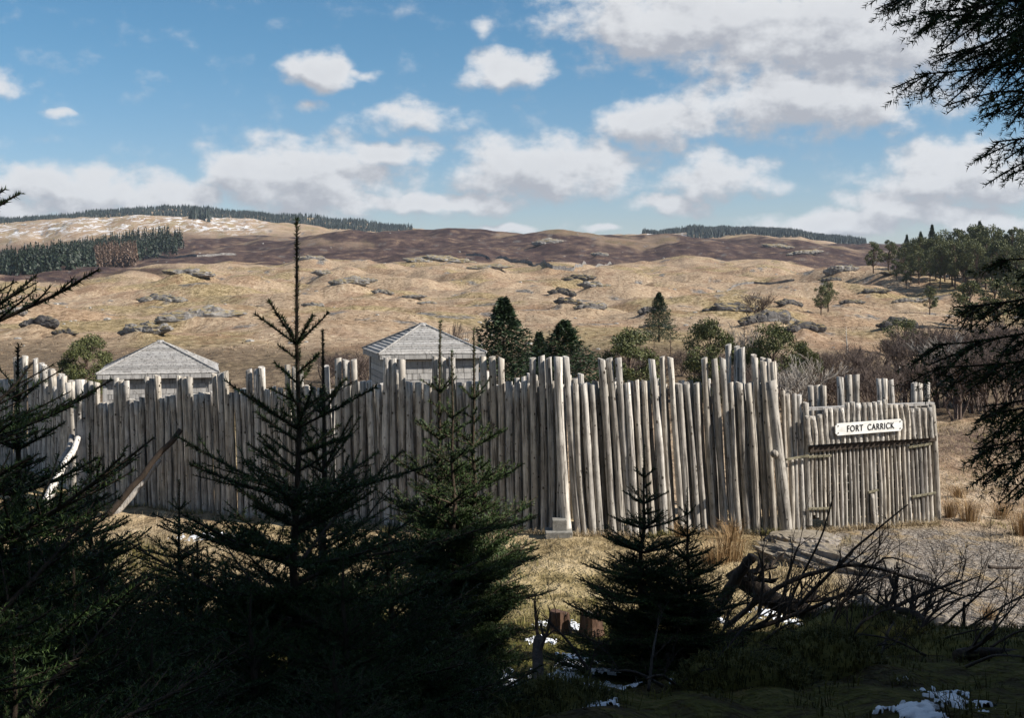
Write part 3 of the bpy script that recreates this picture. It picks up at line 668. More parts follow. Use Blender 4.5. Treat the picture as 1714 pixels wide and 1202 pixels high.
for word, xc, wd in (('FORT', -.43, .47), ('CARRICK', .335, .80)):
    fc = bpy.data.curves.new('lettering', 'FONT'); fc.body = word; fc.size = .215; fc.align_x = 'CENTER'; fc.align_y = 'CENTER'; fc.extrude = .004; fc.space_character = 1.15; fc.offset = .002
    to = bpy.data.objects.new('tmp', fc); COL.objects.link(to)
    dg = bpy.context.evaluated_depsgraph_get(); lme = bpy.data.meshes.new_from_object(to.evaluated_get(dg)); bpy.data.objects.remove(to)
    lme.materials.clear(); lme.materials.append(M_black); lme.name = 'lettering'
    tw = max(v.co.x for v in lme.vertices) - min(v.co.x for v in lme.vertices)
    lo = ob('lettering', lme, sign, (xc, -.021, -.005)); lo.rotation_euler = (R(90), 0, 0); lo.scale = (wd / tw, 1.0, 1)

# ---------------------------------------------------------------- huts
def hut(c, rot, side, z0, ze, za, label, courses=13):
    root = empty('plank_hut', (c[0], c[1], z0), rot); tag(root, label, 'hut')
    e = side / 2; w = e - .26; ze -= z0; za -= z0
    for sx in (-1, 1):
        for sy in (-1, 1):
            mb = MB(); mb.box((sx * w, sy * w, (ze) / 2 - .1), (.13, .13, ze + .15)); mb.build('corner_post', M_plank, root)
    for k in range(4):
        Mr = Matrix.Rotation(k * math.pi / 2, 3, 'Z')
        nb_ = 22; bh = ze / nb_
        for j in range(nb_):
            zc = (j + .5) * bh; mb = MB()
            mb.box(Mr @ Vector((0, -w - .02 - rp.uniform(0, .012), zc)), (2 * w - .12, .028, bh * .93), Mr); mb.build('board', M_plank, root)
        # roof courses: thin overlapping boards between the two hips
        nr_ = courses
        for j in range(nr_):
            a = j / nr_ + .001; b2 = (j + 1.18) / nr_
            b2 = min(b2, .965)
            def rp3(t, sx, lift): 
                r_ = e * (1 - t) ; return Mr @ Vector((sx * r_, -r_, ze + (za - ze) * t + lift))
            l0 = .045 + rp.uniform(0, .008); l1 = .018
            mb = MB()
            vs = [rp3(a, -1, l0), rp3(a, 1, l0), rp3(b2, 1, l1), rp3(b2, -1, l1), rp3(a, -1, l0 - .03), rp3(a, 1, l0 - .03), rp3(b2, 1, l1 - .03), rp3(b2, -1, l1 - .03)]
            mb.add(vs, [(0, 1, 2, 3), (7, 6, 5, 4), (0, 4, 5, 1), (1, 5, 6, 2), (2, 6, 7, 3), (3, 7, 4, 0)]); mb.build('roof_board', M_plank, root)
        mb = MB(); mb.box(Mr @ Vector((0, -e + .03, ze - .055)), (2 * e - .1, .035, .13), Mr); mb.build('fascia', M_plank, root)
        mb = MB(); h0 = Mr @ Vector((e, -e, ze + .05)); h1 = Mr @ Vector((.05, -.05, za + .03))
        mb.tube([h0, h1], [.035, .03], 5); mb.build('hip_cap', M_plank, root)
    mb = MB(); mb.add([(-w, -w, ze - .12), (w, -w, ze - .12), (w, w, ze - .12), (-w, w, ze - .12)], [(0, 1, 2, 3)]); mb.build('ceiling', M_plank, root)
    mb = MB(); mb.tube([(0, 0, za - .02), (0, 0, za + .07)], [.16, .10], 8); mb.build('roof_cap', M_plank, root)
    return root
th = R(15); s_ = 3.25; fl = Vector(((633 - UC) / F * 36, 36, 0)); X_ = Vector((math.cos(th), math.sin(th), 0)); Y_ = Vector((-math.sin(th), math.cos(th), 0))
c_ = fl + (X_ + Y_) * s_ / 2
hut((c_.x, c_.y), th, s_, gz(c_.x, c_.y), -2.18, -1.36, 'right hut of grey planks with a blue shaded roof side')
th = R(14); s_ = 3.7; fl = Vector(((160 - UC) / F * 38, 38, 0)); X_ = Vector((math.cos(th), math.sin(th), 0)); Y_ = Vector((-math.sin(th), math.cos(th), 0))
c_ = fl + (X_ + Y_) * s_ / 2
hut((c_.x, c_.y), th, s_, gz(c_.x, c_.y), -2.92, -2.0, 'left hut with grey plank roof above the dark shaded wall', 16)

# ---------------------------------------------------------------- block, slab, leaning logs
def rock_np(rx, ry, rz, seed, sub=4, rough=.25, freq=1.6, strat=0.0, flat=.0):
    import bmesh
    bm = bmesh.new(); bmesh.ops.create_icosphere(bm, subdivisions=sub, radius=1)
    V = np.array([v.co[:] for v in bm.verts]); T = np.array([[v.index for v in f.verts] for f in bm.faces]); bm.free()
    n = noise3(V * freq + seed * 7.3, seed); n2 = noise3(V * freq * 3.1 + seed, seed + 3); n3 = noise3(V * freq * 6.5 * np.array([1, 1, .12]) + seed, seed + 5)
    d = 1 + rough * (n * 1.1 + .4 * (1 - 2 * np.abs(n2)) + (.35 + strat) * (1 - 2 * np.abs(n3)))
    V = V * d[:, None]
    if flat: V[:, 2] = np.where(V[:, 2] > 1 - flat, 1 - flat + (V[:, 2] - 1 + flat) * .25, V[:, 2])
    return V * np.array([rx, ry, rz]), T
bp = at(935, 888, 28.55); bp.z = gz(bp.x, bp.y)
mb = MB(); mb.box((0, 0, .08), (.62, .6, .20)); mb.box((0.02, .05, .30), (.34, .36, .25))
o = mb.build('concrete_block', M_conc); o.location = bp; bv = o.modifiers.new('bevel', 'BEVEL'); bv.width = .015; bv.segments = 2
tag(o, 'stepped concrete block under the thick corner post', 'block')
V, T = rock_np(.8, .6, .45, 4, 5, .22, 1.1, flat=.25); p_ = onland(1345, 27.8, -.12)
tag(ob('rock_slab', mesh_np('rock_slab', V, T, [M_slab]), None, p_), 'rounded pale rock slab beside the foot of the gate post', 'rock')
V, T = rock_np(1.9, .55, .42, 11, 5, .34, 1.6); p_ = onland(1440, 24.4, -.18); o = ob('rock_slab', mesh_np('rock_slab', V, T, [M_slab]), None, p_); o.rotation_euler = (0, .12, R(-38))
tag(o, 'long broken rock ledge running down from the gate beside the path', 'rock')
V, T = rock_np(1.5, .5, .40, 17, 5, .38, 1.8); p_ = onland(1560, 18.6, -.14); o = ob('rock_slab', mesh_np('rock_slab', V, T, [M_slab]), None, p_); o.rotation_euler = (0, .1, R(-40))
tag(o, 'jagged grey rock ledge at the near edge of the gravel path', 'rock')
def leaning(name, a, b_, r0, r1, mt, label, cat='log'):
    d = b_ - a; n = 9; pts = []; rg = random.Random(int(a.x * 100))
    for k in range(n): pts.append(d * (k / (n - 1)) + Vector((rg.uniform(-1, 1), rg.uniform(-1, 1), rg.uniform(-1, 1))) * r0 * .25)
    mb = MB(); mb.tube(pts, list(np.linspace(r0, r1, n)), 9); o = mb.build(name, mt, None, True); o.location = a; return tag(o, label, cat)
a = onland(45, 31.0, -.1); leaning('birch_log', a, at(131, 735, 34.6), .115, .08, M_birch, 'white birch log leaning on the shaded wall')
a = onland(60, 31.6, -.1); leaning('birch_log', a, at(121, 732, 35.2), .12, .08, M_greylog, 'thin grey log leaning behind the white birch log')
a = onland(172, 32.6, -.1); leaning('leaning_log', a, at(303, 719, 33.3), .09, .075, M_deadwood, 'thick dark log leaning on the middle of the shaded wall')
a = onland(190, 32.9, -.1); leaning('leaning_log', a, at(268, 770, 33.6), .09, .07, M_greylog, 'grey log leaning beside the thick dark log')

# ---------------------------------------------------------------- conifers: annual shoots that carry needles
class Shoots:
    def __init__(s): s.a = []; s.b = []; s.age = []; s.st = MB()
    def add(s, a, b_, age): s.a.append(a); s.b.append(b_); s.age.append(age)
def needle_mesh(name, sh, rng, dens, nl, nw, mt, ang=(38, 68), agefade=.07, lift=.25):
    A = np.array([v[:] for v in sh.a]); B = np.array([v[:] for v in sh.b]); age = np.array(sh.age, dtype=float)
    D = B - A; L = np.linalg.norm(D, axis=1); keep = L > 1e-4; A, D, L, age = A[keep], D[keep], L[keep], age[keep]; ax = D / L[:, None]
    cnt = np.maximum(2, (L * dens * np.clip(1 - agefade * age, .25, 1))).astype(int)
    idx = np.repeat(np.arange(len(A)), cnt); n = len(idx)
    base = A[idx] + D[idx] * rng.random(n)[:, None]
    a = ax[idx]; r = rng.normal(size=(n, 3)); r[:, 2] += lift; r -= a * (r * a).sum(1)[:, None]; r /= np.linalg.norm(r, axis=1)[:, None] + 1e-9
    ph = np.radians(rng.uniform(ang[0], ang[1], n))
    d = a * np.cos(ph)[:, None] + r * np.sin(ph)[:, None]
    ln = nl * rng.uniform(.7, 1.15, n)
    sd = np.cross(d, rng.normal(size=(n, 3))); sd /= np.linalg.norm(sd, axis=1)[:, None] + 1e-9
    tip = base + d * ln[:, None]; hw_ = (nw * .5)
    V = np.empty((n, 3, 3)); V[:, 0] = base - sd * hw_; V[:, 1] = base + sd * hw_; V[:, 2] = tip
    T = np.arange(n * 3).reshape(n, 3)
    return mesh_np(name, V.reshape(-1, 3), T, [mt])
def rotz(v, a): c, s = math.cos(a), math.sin(a); return Vector((v.x * c - v.y * s, v.x * s + v.y * c, v.z))
def spruce(seed, lead, whorl=6, inter=4, l1=.24, l2=.15, l3=.085, e0=48, e1=-6, maxage=8, curve=.10, tilt=.0, tr=.030, sub=True, stem=True, droop=0.0, lat=4, taper=0.0):
    """lead: leader lengths from the newest down; returns shoots and a trunk builder"""
    rg = random.Random(seed); sh = Shoots(); trunk = MB(); H = sum(lead)
    nodes = []; z = H
    for k, l in enumerate(lead):
        nodes.append((z - l, k + 1, l)); z -= l
    pts = [Vector((0, 0, H))] ; 
    for (zz, k, l) in nodes: pts.append(Vector((rg.uniform(-1, 1) * .008 * k, rg.uniform(-1, 1) * .008 * k, zz)))
    rad = [.004] + [.006 + tr * (k / len(lead)) ** 1.1 for (_, k, _) in nodes]
    trunk.tube(pts[::-1], rad[::-1], 7)
    for i in range(min(5, len(lead))):
        for _ in range(4 if i < 3 else 2): sh.add(pts[i + 1], pts[i], i * .8)
    # bud cluster on the leader
    for q in range(6): sh.add(pts[0], pts[0] + Vector((rg.uniform(-.012, .012), rg.uniform(-.012, .012), .012)), 0)
    def shoot_line(p, d, age, l, order):
        for y in range(age):
            ll = l * rg.uniform(.75, 1.2) * (1 - .05 * y)
            d2 = Vector((d.x + rg.uniform(-.06, .06), d.y + rg.uniform(-.06, .06), d.z + rg.uniform(-.05, .05) + (curve * .6 if y else 0) - droop * .25)).normalized()
            e = p + d2 * ll; a = age - y - 1
            sh.add(p, e, a)
            if stem: trunk.tube([p, e], [.0022 + .0014 * (a + 1), .0022 + .0014 * a], 3, False)
            if order == 2 and sub and a >= 1:
                for sgn in (-1, 1):
                    for t in ((.55, 1.0) if a > 1 else (1.0,)):
                        dd = (rotz(d2, sgn * R(rg.uniform(38, 58))) + Vector((0, 0, rg.uniform(-.12, .10) - droop))).normalized()
                        q0 = p.lerp(e, t); aa = min(a, 2)
                        for yy in range(aa):
                            q1 = q0 + dd * l3 * rg.uniform(.7, 1.2); sh.add(q0, q1, aa - yy - 1); q0 = q1
            p = e; d = d2
    def branch(p, az, el, age, sc, l1_):
        d = Vector((math.cos(az) * math.cos(el), math.sin(az) * math.cos(el), math.sin(el)))
        n = min(age, maxage); p0 = p
        for y in range(n):
            ll = l1_ * sc * rg.uniform(.82, 1.15) * (1.15 if y == 0 else 1 - .03 * y)
            d2 = Vector((d.x + rg.uniform(-.05, .05), d.y + rg.uniform(-.05, .05), d.z + (curve if y >= 1 else -.02) - .02)).normalized()
            e = p + d2 * ll; a = n - y - 1
            for _ in range(3 if age <= 3 else 1): sh.add(p, e, a * 1.3)
            if stem: trunk.tube([p, e], [.003 + .0022 * (a + 1), .003 + .0022 * a], 4, False)
            if a >= 1:
                for q in range(lat):
                    sgn = -1 if q % 2 else 1
                    t = 1.0 if q < 2 else rg.uniform(.3, .85)
                    dd = (rotz(d2, sgn * R(rg.uniform(36, 58))) + Vector((0, 0, rg.uniform(-.10, .12) - droop))).normalized()
                    shoot_line(p.lerp(e, t), dd, min(a, 4), l2 * (1 if q < 2 else .75) * sc, 2)
            p = e; d = d2
    for (zz, k, l) in nodes:
        base = Vector((0, 0, zz)); f = min(1, (k - 1) / 7.0)
        el = R(e0 + (e1 - e0) * f ** .8); ph = rg.uniform(0, 6.28)
        for w in range(whorl): branch(base, ph + w * 2 * math.pi / whorl + rg.uniform(-.25, .25), el + R(rg.uniform(-8, 8)), k, rg.uniform(.85, 1.12) * max(.4, 1 - taper * max(0, k - 4)), l1)
        if k > 1:
            for w in range(inter):
                branch(Vector((0, 0, zz + l * rg.uniform(.15, .85))), rg.uniform(0, 6.28), el + R(rg.uniform(-5, 18)), max(1, k - 1), rg.uniform(.45, .7) * max(.4, 1 - taper * max(0, k - 4)), l1)
    return sh, trunk
def tree_thing(name, sh, trunk, seed, dens, nl, nw, mt, bark, label, loc, rz=0, sc=1, group=None, cat='tree', **kw):
    root = empty(name, loc, rz, sc)
    trunk.build('trunk', bark, root, True)
    ob('crown', needle_mesh('crown', sh, np.random.default_rng(seed), dens, nl, nw, mt, **kw), root)
    return tag(root, label, cat, group)

GF = 'young spruces in the foreground shade'
# the tall leader that stands before the wall
Yc = 6.2; gp_ = onland(497, Yc); Ht = at(497, 370, Yc).z - gp_.z
ld = [.62, .42, .36, .33, .30, .27, .24]; ld = [l * 1.0 for l in ld]; 
if sum(ld) < Ht: ld.append(Ht - sum(ld))
sh, tk = spruce(11, ld, whorl=6, inter=9, l1=.225, l2=.14, l3=.085, e0=38, e1=-4, maxage=7, curve=.07, lat=5)
tree_thing('young_spruce', sh, tk, 1, 225, .027, .0062, M_needle, M_bark, 'young spruce with the long bare leader reaching above the horizon', gp_, rz=.5, group=GF)
# two thin leaders just behind it
Yc = 7.4; gp_ = onland(540, Yc); Ht = at(535, 556, Yc).z - gp_.z
sh, tk = spruce(23, [.50, .34, .30, .26, .22] + [max(.1, Ht - 1.62)], whorl=5, inter=3, l1=.20, l2=.13, l3=.08, e0=55, e1=0, maxage=5)
pr = tree_thing('young_spruce', sh, tk, 2, 330, .023, .0046, M_needle, M_bark, 'slender spruce with a thin leader right of the tallest leader', gp_, group=GF)
# spruce lit from the right in front of the hut, three leaders
for k, (u, vt, Y, lab) in enumerate(((741, 541, 10.6, 'spruce in front of the right hut, left of three lit leaders'), (795, 553, 10.4, 'spruce with sunlit twigs, right of three lit leaders'), (766, 590, 10.0, 'dense green spruce, shortest of three lit leaders'))):
    g_ = onland(u + (-4, -2, -10)[k], Y); H_ = at(u, vt, Y).z - g_.z
    if k == 0:
        sh, tk = spruce(31, [.50, .34, .31, .29, .27, .25, .22, .2, .2], whorl=6, inter=6, l1=.135, l2=.11, l3=.065, e0=42, e1=-4, maxage=5, lat=5, taper=.1)
        H0_ = sum([.50, .34, .31, .29, .27, .25, .22, .2, .2])
        lit_proto = tree_thing('young_spruce', sh, tk, 3, 230, .024, .0064, M_needle, M_bark, lab, g_, sc=H_ / H0_, group=GF)
    else: copy_thing(lit_proto, g_, rz=1.3 * k, sc=H_ / H0_, label=lab)
# dark spruce in the middle
Yc = 9.2; g_ = onland(1078, Yc); H_ = at(1076, 748, Yc).z - g_.z
sh, tk = spruce(47, [.26, .22, .21, .2, .2, .2, .2, .2, .2], whorl=6, inter=5, l1=.115, l2=.095, l3=.06, e0=38, e1=-4, maxage=8)
mid_proto = tree_thing('young_spruce', sh, tk, 4, 150, .023, .0070, M_needle, M_bark, 'dark bushy spruce in front of the sunlit wall', g_, sc=H_ / 1.89, group=GF)
copy_thing(mid_proto, onland(1150, 9.0), rz=2.2, sc=.72, label='lower dark spruce close against the bushy spruce before the sunlit wall')
copy_thing(mid_proto, onland(30, 5.2), rz=.9, sc=.9, label='dark bushy spruce in front of the leaning birch log at the left edge')
copy_thing(mid_proto, onland(150, 6.6), rz=2.9, sc=.78, label='dark bushy spruce below the thick leaning log')
copy_thing(mid_proto, onland(300, 8.0), rz=4.1, sc=.72, label='dark bushy spruce before the pale swept grass')
# left edge tree: trunk just outside the view
Yc = 3.9; x_ = -1.86; g_ = Vector((x_, Yc, gz(x_, Yc)))
sh, tk = spruce(59, [.40, .36, .34, .34, .33, .32, .30, .28], whorl=6, inter=4, l1=.165, l2=.12, l3=.075, e0=30, e1=2, maxage=7, curve=.13)
tree_thing('young_spruce', sh, tk, 5, 200, .022, .0048, M_needle, M_bark, 'spruce at the left edge with upcurved branches over the left hut', g_, rz=1.9, sc=1.02, group=GF)
# saplings and low spruces in the dark left foreground
sh, tk = spruce(67, [.24, .2, .18, .17, .16, .14], whorl=6, inter=4, l1=.15, l2=.11, l3=.07, e0=45, e1=0, maxage=6)
H1 = 1.09
low = [(575, 930, 5.6, 'small spruce with its tip just right of the tall leader trunk', 0), (652, 880, 6.6, 'small spruce filling the dark gap below the lit spruces', 1.2),
       (172, 900, 5.2, 'small spruce with a thin tip in front of the pale grass at left', 2.2), (122, 918, 4.8, 'small spruce left of the thin tip in the left foreground', 3.3), (22, 1085, 3.6, 'low spruce at the bottom left corner', 4.4),
       (330, 905, 7.6, 'spruce in the shade below the dark wall', 5.0), (420, 985, 5.4, 'low dark spruce left of the tall leader trunk', .6), (255, 1065, 4.6, 'lowest spruce tip in the bottom left shade', 1.8),
       (690, 985, 7.2, 'dark low spruce beside the snow streak', 2.7), (40, 800, 6.6, 'dark spruce below the left edge branches', 3.9), (560, 1080, 4.9, 'low spruce at the bottom below the tall leader', .2)]
lp = None
for (u, v, Y, lab, rz) in low:
    g_ = onland(u, Y); H_ = max(.35, at(u, v, Y).z - g_.z)
    if lp is None: lp = tree_thing('spruce_sapling', sh, tk, 6, 380, .022, .0042, M_needle, M_bark, lab, g_, rz=rz, sc=H_ / H1, group='spruce saplings on the dark bank', cat='sapling')
    else: copy_thing(lp, g_, rz=rz, sc=(max(.8, H_ / H1), max(.8, H_ / H1), H_ / H1), label=lab)

# ---------------------------------------------------------------- tall forest spruces (the right edge tree and the wood that shades the bank)
def tall_spruce(seed, H, step, reach, detail=None, whorl=6, seg=.2):
    rg = random.Random(seed); fine = Shoots(); coarse = Shoots(); tk = MB()
    tk.tube([(0, 0, -.2), (0, 0, H * .35), (.03, 0, H * .7), (0, 0, H)], [.16, .12, .06, .01], 9)
    z = .9
    while z < H - .2:
        f = z / H; Lb = reach(z) if callable(reach) else (reach * (1 - f) ** .75 + .15) * min(1, .55 + .2 * z)
        el = R(-14 + 44 * f); ph = rg.uniform(0, 6.28)
        for w in range(whorl):
            az = ph + w * 2 * math.pi / whorl + rg.uniform(-.3, .3); L = Lb * rg.uniform(.75, 1.1)
            fi = detail is not None and detail(z, az)
            S = fine if fi else coarse
            n = max(3, int(L / (seg if fi else .2))); p = Vector((0, 0, z)); d = Vector((math.cos(az) * math.cos(el), math.sin(az) * math.cos(el), math.sin(el)))
            for i in range(n):
                t = i / n; d2 = Vector((d.x, d.y, d.z - .05 + .13 * t + rg.uniform(-.04, .04))).normalized()
                e = p + d2 * (L / n); S.add(p, e, 2 * (1 - t)); 
                tk.tube([p, e], [.003 + .011 * (1 - t) * L / 2, .003 + .011 * (1 - (i + 1) / n) * L / 2], 4, False)
                if t > .12:
                    for sgn in ((-1, 1, rg.choice((-.4, .4, 1.4, -1.4))) if fi else (-1, 1)):
                        ll = (L * .30 * (1 - t) ** .6 + .10) * rg.uniform(.5, 1.2) if fi else (L * .42 * (1 - t) ** .6 + .10) * rg.uniform(.6, 1.15)
                        dd = (rotz(d2, sgn * R(rg.uniform(40, 65))) + Vector((0, 0, rg.uniform(-.55, -.05)))).normalized()
                        q = p.lerp(e, rg.random()); m_ = max(2, int(ll / .12))
                        for j in range(m_):
                            dd = (dd + Vector((rg.uniform(-.1, .1), rg.uniform(-.1, .1), -.08))).normalized(); q1 = q + dd * (ll / m_)
                            S.add(q, q1, 0)
                            if fi:
                                tk.tube([q, q1], [.004, .003], 3, False)
                                for s2 in (-1, 1):
                                    if rg.random() < .92:
                                        q2 = q; d3 = (rotz(dd, s2 * R(rg.uniform(35, 60))) + Vector((0, 0, rg.uniform(-.5, .0)))).normalized()
                                        for _ in range(2):
                                            q3 = q2 + d3 * rg.uniform(.04, .08); S.add(q2, q3, 0); q2 = q3
                            q = q1
                p = e; d = d2
        z += (step(z) if callable(step) else step) * rg.uniform(.8, 1.2)
    return fine, coarse, tk
GT = 'tall spruces of the wood'
gx, gy = 2.5, 4.7; g0 = gz(gx, gy)
zz_ = lambda z: z + g0
rz_ = lambda z: float(np.interp(z + g0, [-1.6, -.9, -.6, -.1, .10, .22, .35, .5, .8, 1.3, 2.2], [.3, .32, .7, .86, .78, .40, .36, .52, .84, 1.12, 1.3]))
fine, coarse, tk = tall_spruce(7, 11.0, lambda z: .13 if -1.2 < z + g0 < 1.8 else .4, lambda z: rz_(z) if z + g0 < 2.2 else 1.5 * (1 - z / 11) ** .6 + .2, lambda z, az: -1.8 < z + g0 < 2.0 and math.cos(az - math.pi) > .1, 7, .11)
root = empty('tall_spruce', (gx, gy, g0)); tk.build('trunk', M_bark, root, True)
ob('crown', needle_mesh('crown', fine, np.random.default_rng(8), 250, .027, .0048, M_needle), root)
ob('upper_crown', needle_mesh('upper_crown', coarse, np.random.default_rng(9), 70, .07, .02, M_needle), root)
tag(root, 'tall spruce at the right edge with drooping branches across the sky', 'tree', GT)
_, coarse, tk = tall_spruce(19, 12.5, .42, 2.3, None, 7)
tall = empty('tall_spruce', (0, 0, 0)); tk.build('trunk', M_bark, tall, True)
ob('crown', needle_mesh('crown', coarse, np.random.default_rng(10), 75, .10, .035, M_needle), tall)
lab = 'tall spruce of the wood standing outside the view'
tag(tall, lab, 'tree', GT)
spots = [(9.0, 7.4, .65), (11.6, 8.2, .75), (9.6, 11.8, .66), (13.0, 11.0, .85), (12.0, 13.0, .6), (6.6, 7.6, .46), (14.4, 6.9, .8), (6.6, 3.2, .95), (9.2, 4.6, 1.1), (11.8, 5.4, 1.12), (7.2, .4, 1.0), (10.2, 1.8, 1.1), (13.4, 3.4, 1.15), (5.2, -2.4, .9), (8.6, -2.0, 1.1), (12.4, .2, 1.1), (16.8, 4.6, 1.15), (16.0, 1.0, 1.15), (4.6, .8, .8), (19.5, 3.0, 1.2), (6.0, 5.4, .72), (8.3, 10.0, .62), (10.8, 10.0, .74), (7.4, 8.4, .5), (-3.4, -3.0, .95), (-6.0, -4.8, 1.1), (-4.6, .4, .85), (-7.4, -1.0, 1.05), (-6.6, 3.6, .9), (-9.4, 2.2, 1.1), (-8.8, 6.2, .9), (-12.0, 5.2, 1.1), (-10.6, 9.6, .8), (-13.6, 9.6, 1.0), (-11.6, -1.6, 1.1), (-3.4, -8.0, 1.15)]
rs = random.Random(77)
for k, (x, y, s) in enumerate(spots):
    loc = (x, y, gz(x, y)); rz = rs.uniform(0, 6.28)
    if k == 0: tall.location = loc; tall.rotation_euler = (0, 0, rz); tall.scale = (s, s, s)
    else: copy_thing(tall, loc, rz, s, lab, GT)

# ---------------------------------------------------------------- trees behind the fort and on the hill
def pine_mesh(seed, H, W, clumps, leaf, nper, bare=.35, mt=None):
    rg = np.random.default_rng(seed); tk = MB(); r_ = random.Random(seed)
    top = Vector((r_.uniform(-.06, .06) * H, r_.uniform(-.06, .06) * H, H * .93))
    tk.tube([(0, 0, -.3), (r_.uniform(-.03, .03) * H, 0, H * .35), top * .75, top], [H * .028, H * .022, H * .014, H * .005], 7)
    Vs = []
    for c in range(clumps):
        f = (c + .5) / clumps; z = H * (bare + (1 - bare) * f); prof = math.sin(math.pi * min(1, (f * .78 + .16))) ** .7
        rad = W / 2 * prof * math.sqrt(r_.uniform(.12, 1)); a = r_.uniform(0, 6.28)
        cz = z - .05 * H * (rad / (W / 2)); C = np.array([rad * math.cos(a) + top.x * f, rad * math.sin(a) + top.y * f, cz])
        st = top * (max(.25, f * .9 - .12)); tk.tube([st, (Vector(C) + st) / 2 + Vector((0, 0, -.02 * H)), Vector(C)], [H * .009, H * .006, H * .002], 4, False)
        s = np.array([1, 1, .5]) * W * r_.uniform(.11, .19)
        n = nper; d = rg.normal(size=(n, 3)); d /= np.linalg.norm(d, axis=1)[:, None]; q = C + d * s * (rg.random(n)[:, None] ** .45)
        e1 = rg.normal(size=(n, 3)); e1 += d * .8; e1 /= np.linalg.norm(e1, axis=1)[:, None]; e2 = np.cross(e1, rg.normal(size=(n, 3))); e2 /= np.linalg.norm(e2, axis=1)[:, None]
        l = leaf * rg.uniform(.6, 1.3, n)[:, None]
        Vs.append(np.stack([q - e2 * l * .32, q + e2 * l * .32, q + e1 * l], 1))
    V = np.concatenate(Vs).reshape(-1, 3)
    return mesh_np('crown', V, np.arange(len(V)).reshape(-1, 3), [mt or M_pine]), tk.mesh('trunk', M_pinebark, True)
def mk_tree(name, meshes, loc, sc, rz, label, group=None, cat='tree'):
    r = empty(name, loc, rz, sc); ob('trunk', meshes[1], r); ob('crown', meshes[0], r)
    return tag(r, label, cat, group)
PINE = [pine_mesh(400 + k, 10, 6.6 + 1.1 * (k % 3), 30, .36, 120, .34) for k in range(6)]
BUSHPINE = [pine_mesh(450 + k, 5, 5.0 + .5 * k, 48, .155, 300, .12) for k in range(3)]
def hill_tree(kind, pool, u, Y, vt, hn, label, group=None, rz=None, wide=1.0, dz=-.15):
    g_ = onland(u, Y, dz); s = ((VH - vt) / F * Y - g_.z) / hn
    return mk_tree(kind, pool, g_, (s * wide, s * wide, s), rz if rz is not None else rs.uniform(0, 6.28), label, group)
GP = 'trees behind the palisade'
def dense_mesh(seed, H=5.0, wr=.25, n=7000, leaf=.085):
    """crown of layered drooping sprays round a straight stem"""
    rg = np.random.default_rng(seed); tiers = 15; m = n; k = rg.integers(0, tiers, m); az = rg.integers(0, 7, m) * .9 + k * 2.4 + rg.normal(size=m) * .16
    z0 = .05 + .93 * ((k + rg.random(m) * .8) / tiers); L = wr * (1.0 - z0) ** .85 * (.75 + .5 * _hash(k, rg.integers(0, 1, m) + np.floor(az).astype(int), seed)); t = rg.random(m) ** .6
    r = L * t; zz = z0 + .03 - .05 * t + .045 * t ** 3 + rg.normal(size=m) * .014
    c = np.stack([np.cos(az) * r, np.sin(az) * r, zz], 1) * H; o3 = np.stack([np.cos(az), np.sin(az), np.zeros(m)], 1)
    d = o3 + rg.normal(size=(m, 3)) * .55 + np.array([0, 0, .1]); d /= np.linalg.norm(d, axis=1)[:, None]; sd = np.cross(d, rg.normal(size=(m, 3))); sd /= np.linalg.norm(sd, axis=1)[:, None]; l = (leaf * rg.uniform(.6, 1.4, m))[:, None]
    V = np.stack([c - sd * l * .3, c + sd * l * .3, c + d * l], 1).reshape(-1, 3); tk = MB(); tk.tube([(0, 0, -.2), (0, 0, H * .5), (0, 0, H * .99)], [.09, .05, .008], 7)
    return mesh_np('crown', V, np.arange(len(V)).reshape(-1, 3), [M_needle_far]), tk.mesh('trunk', M_bark, True)
DSP = [dense_mesh(700 + k, 5.0, .30 + .03 * k, 11000, .10) for k in range(3)]
hill_tree('spruce_tree', DSP[1], 843, 62, 499, 5, 'tallest spruce beside the right hut roof', GP, wide=1.6)
hill_tree('spruce_tree', DSP[2], 944, 58, 536, 5, 'dark spruce behind the corner post', GP, wide=1.75)
hill_tree('spruce_tree', DSP[0], 902, 66, 556, 5, 'small spruce between the two dark spruces behind the corner', GP, wide=1.3)
hill_tree('pine_tree', BUSHPINE[0], 1052, 64, 556, 5, 'rounded pine behind the middle of the sunlit wall', GP, wide=.82)
hill_tree('pine_tree', BUSHPINE[1], 1186, 66, 539, 5, 'bright green bushy pine left of the highest rear posts', GP, wide=.64)
hill_tree('pine_tree', BUSHPINE[2], 1296, 66, 547, 5, 'broad pine right of the highest rear posts', GP, wide=.72)
hill_tree('pine_tree', BUSHPINE[1], 1345, 70, 575, 5, 'low pine between the broad pine and the pale bare tree', GP, wide=.6)
hill_tree('pine_tree', BUSHPINE[0], 142, 66, 566, 5, 'green pine behind the left hut', GP, wide=.8)
hill_tree('spruce_tree', DSP[2], 1103, 128, 489, 5, 'lone spruce on the open hillside above the sunlit wall', None, wide=1.2)
GH = 'pines on the right hillside'
for (u, Y, vt, k, lab, w) in ((1374, 205, 478, 1, 'left of a pair of pines on the hillside left of the wood', .75), (1386, 208, 472, 2, 'right of a pair of pines on the hillside left of the wood', .75),
      (1556, 215, 479, 0, 'slim pine alone on the hillside below the wood', .8), (1625, 190, 471, 3, 'broad lone pine left of the pine by the right edge', 1.0), (1668, 195, 468, 4, 'dark spreading pine second from the right edge', 1.0),
      (1716, 190, 450, 1, 'pine cut by the right edge of the view', 1.0), (1512, 118, 535, 2, 'low dark pine on the near rocky knoll', 1.3), (1462, 330, 405, 3, 'leftmost pine of the wood edge', .8), (1487, 325, 403, 0, 'second pine from the left of the wood edge', .9)):
    hill_tree('pine_tree', PINE[k], u, Y, vt, 10, lab, GH, wide=w)
GW = 'pines of the hilltop wood'
rw = random.Random(31)
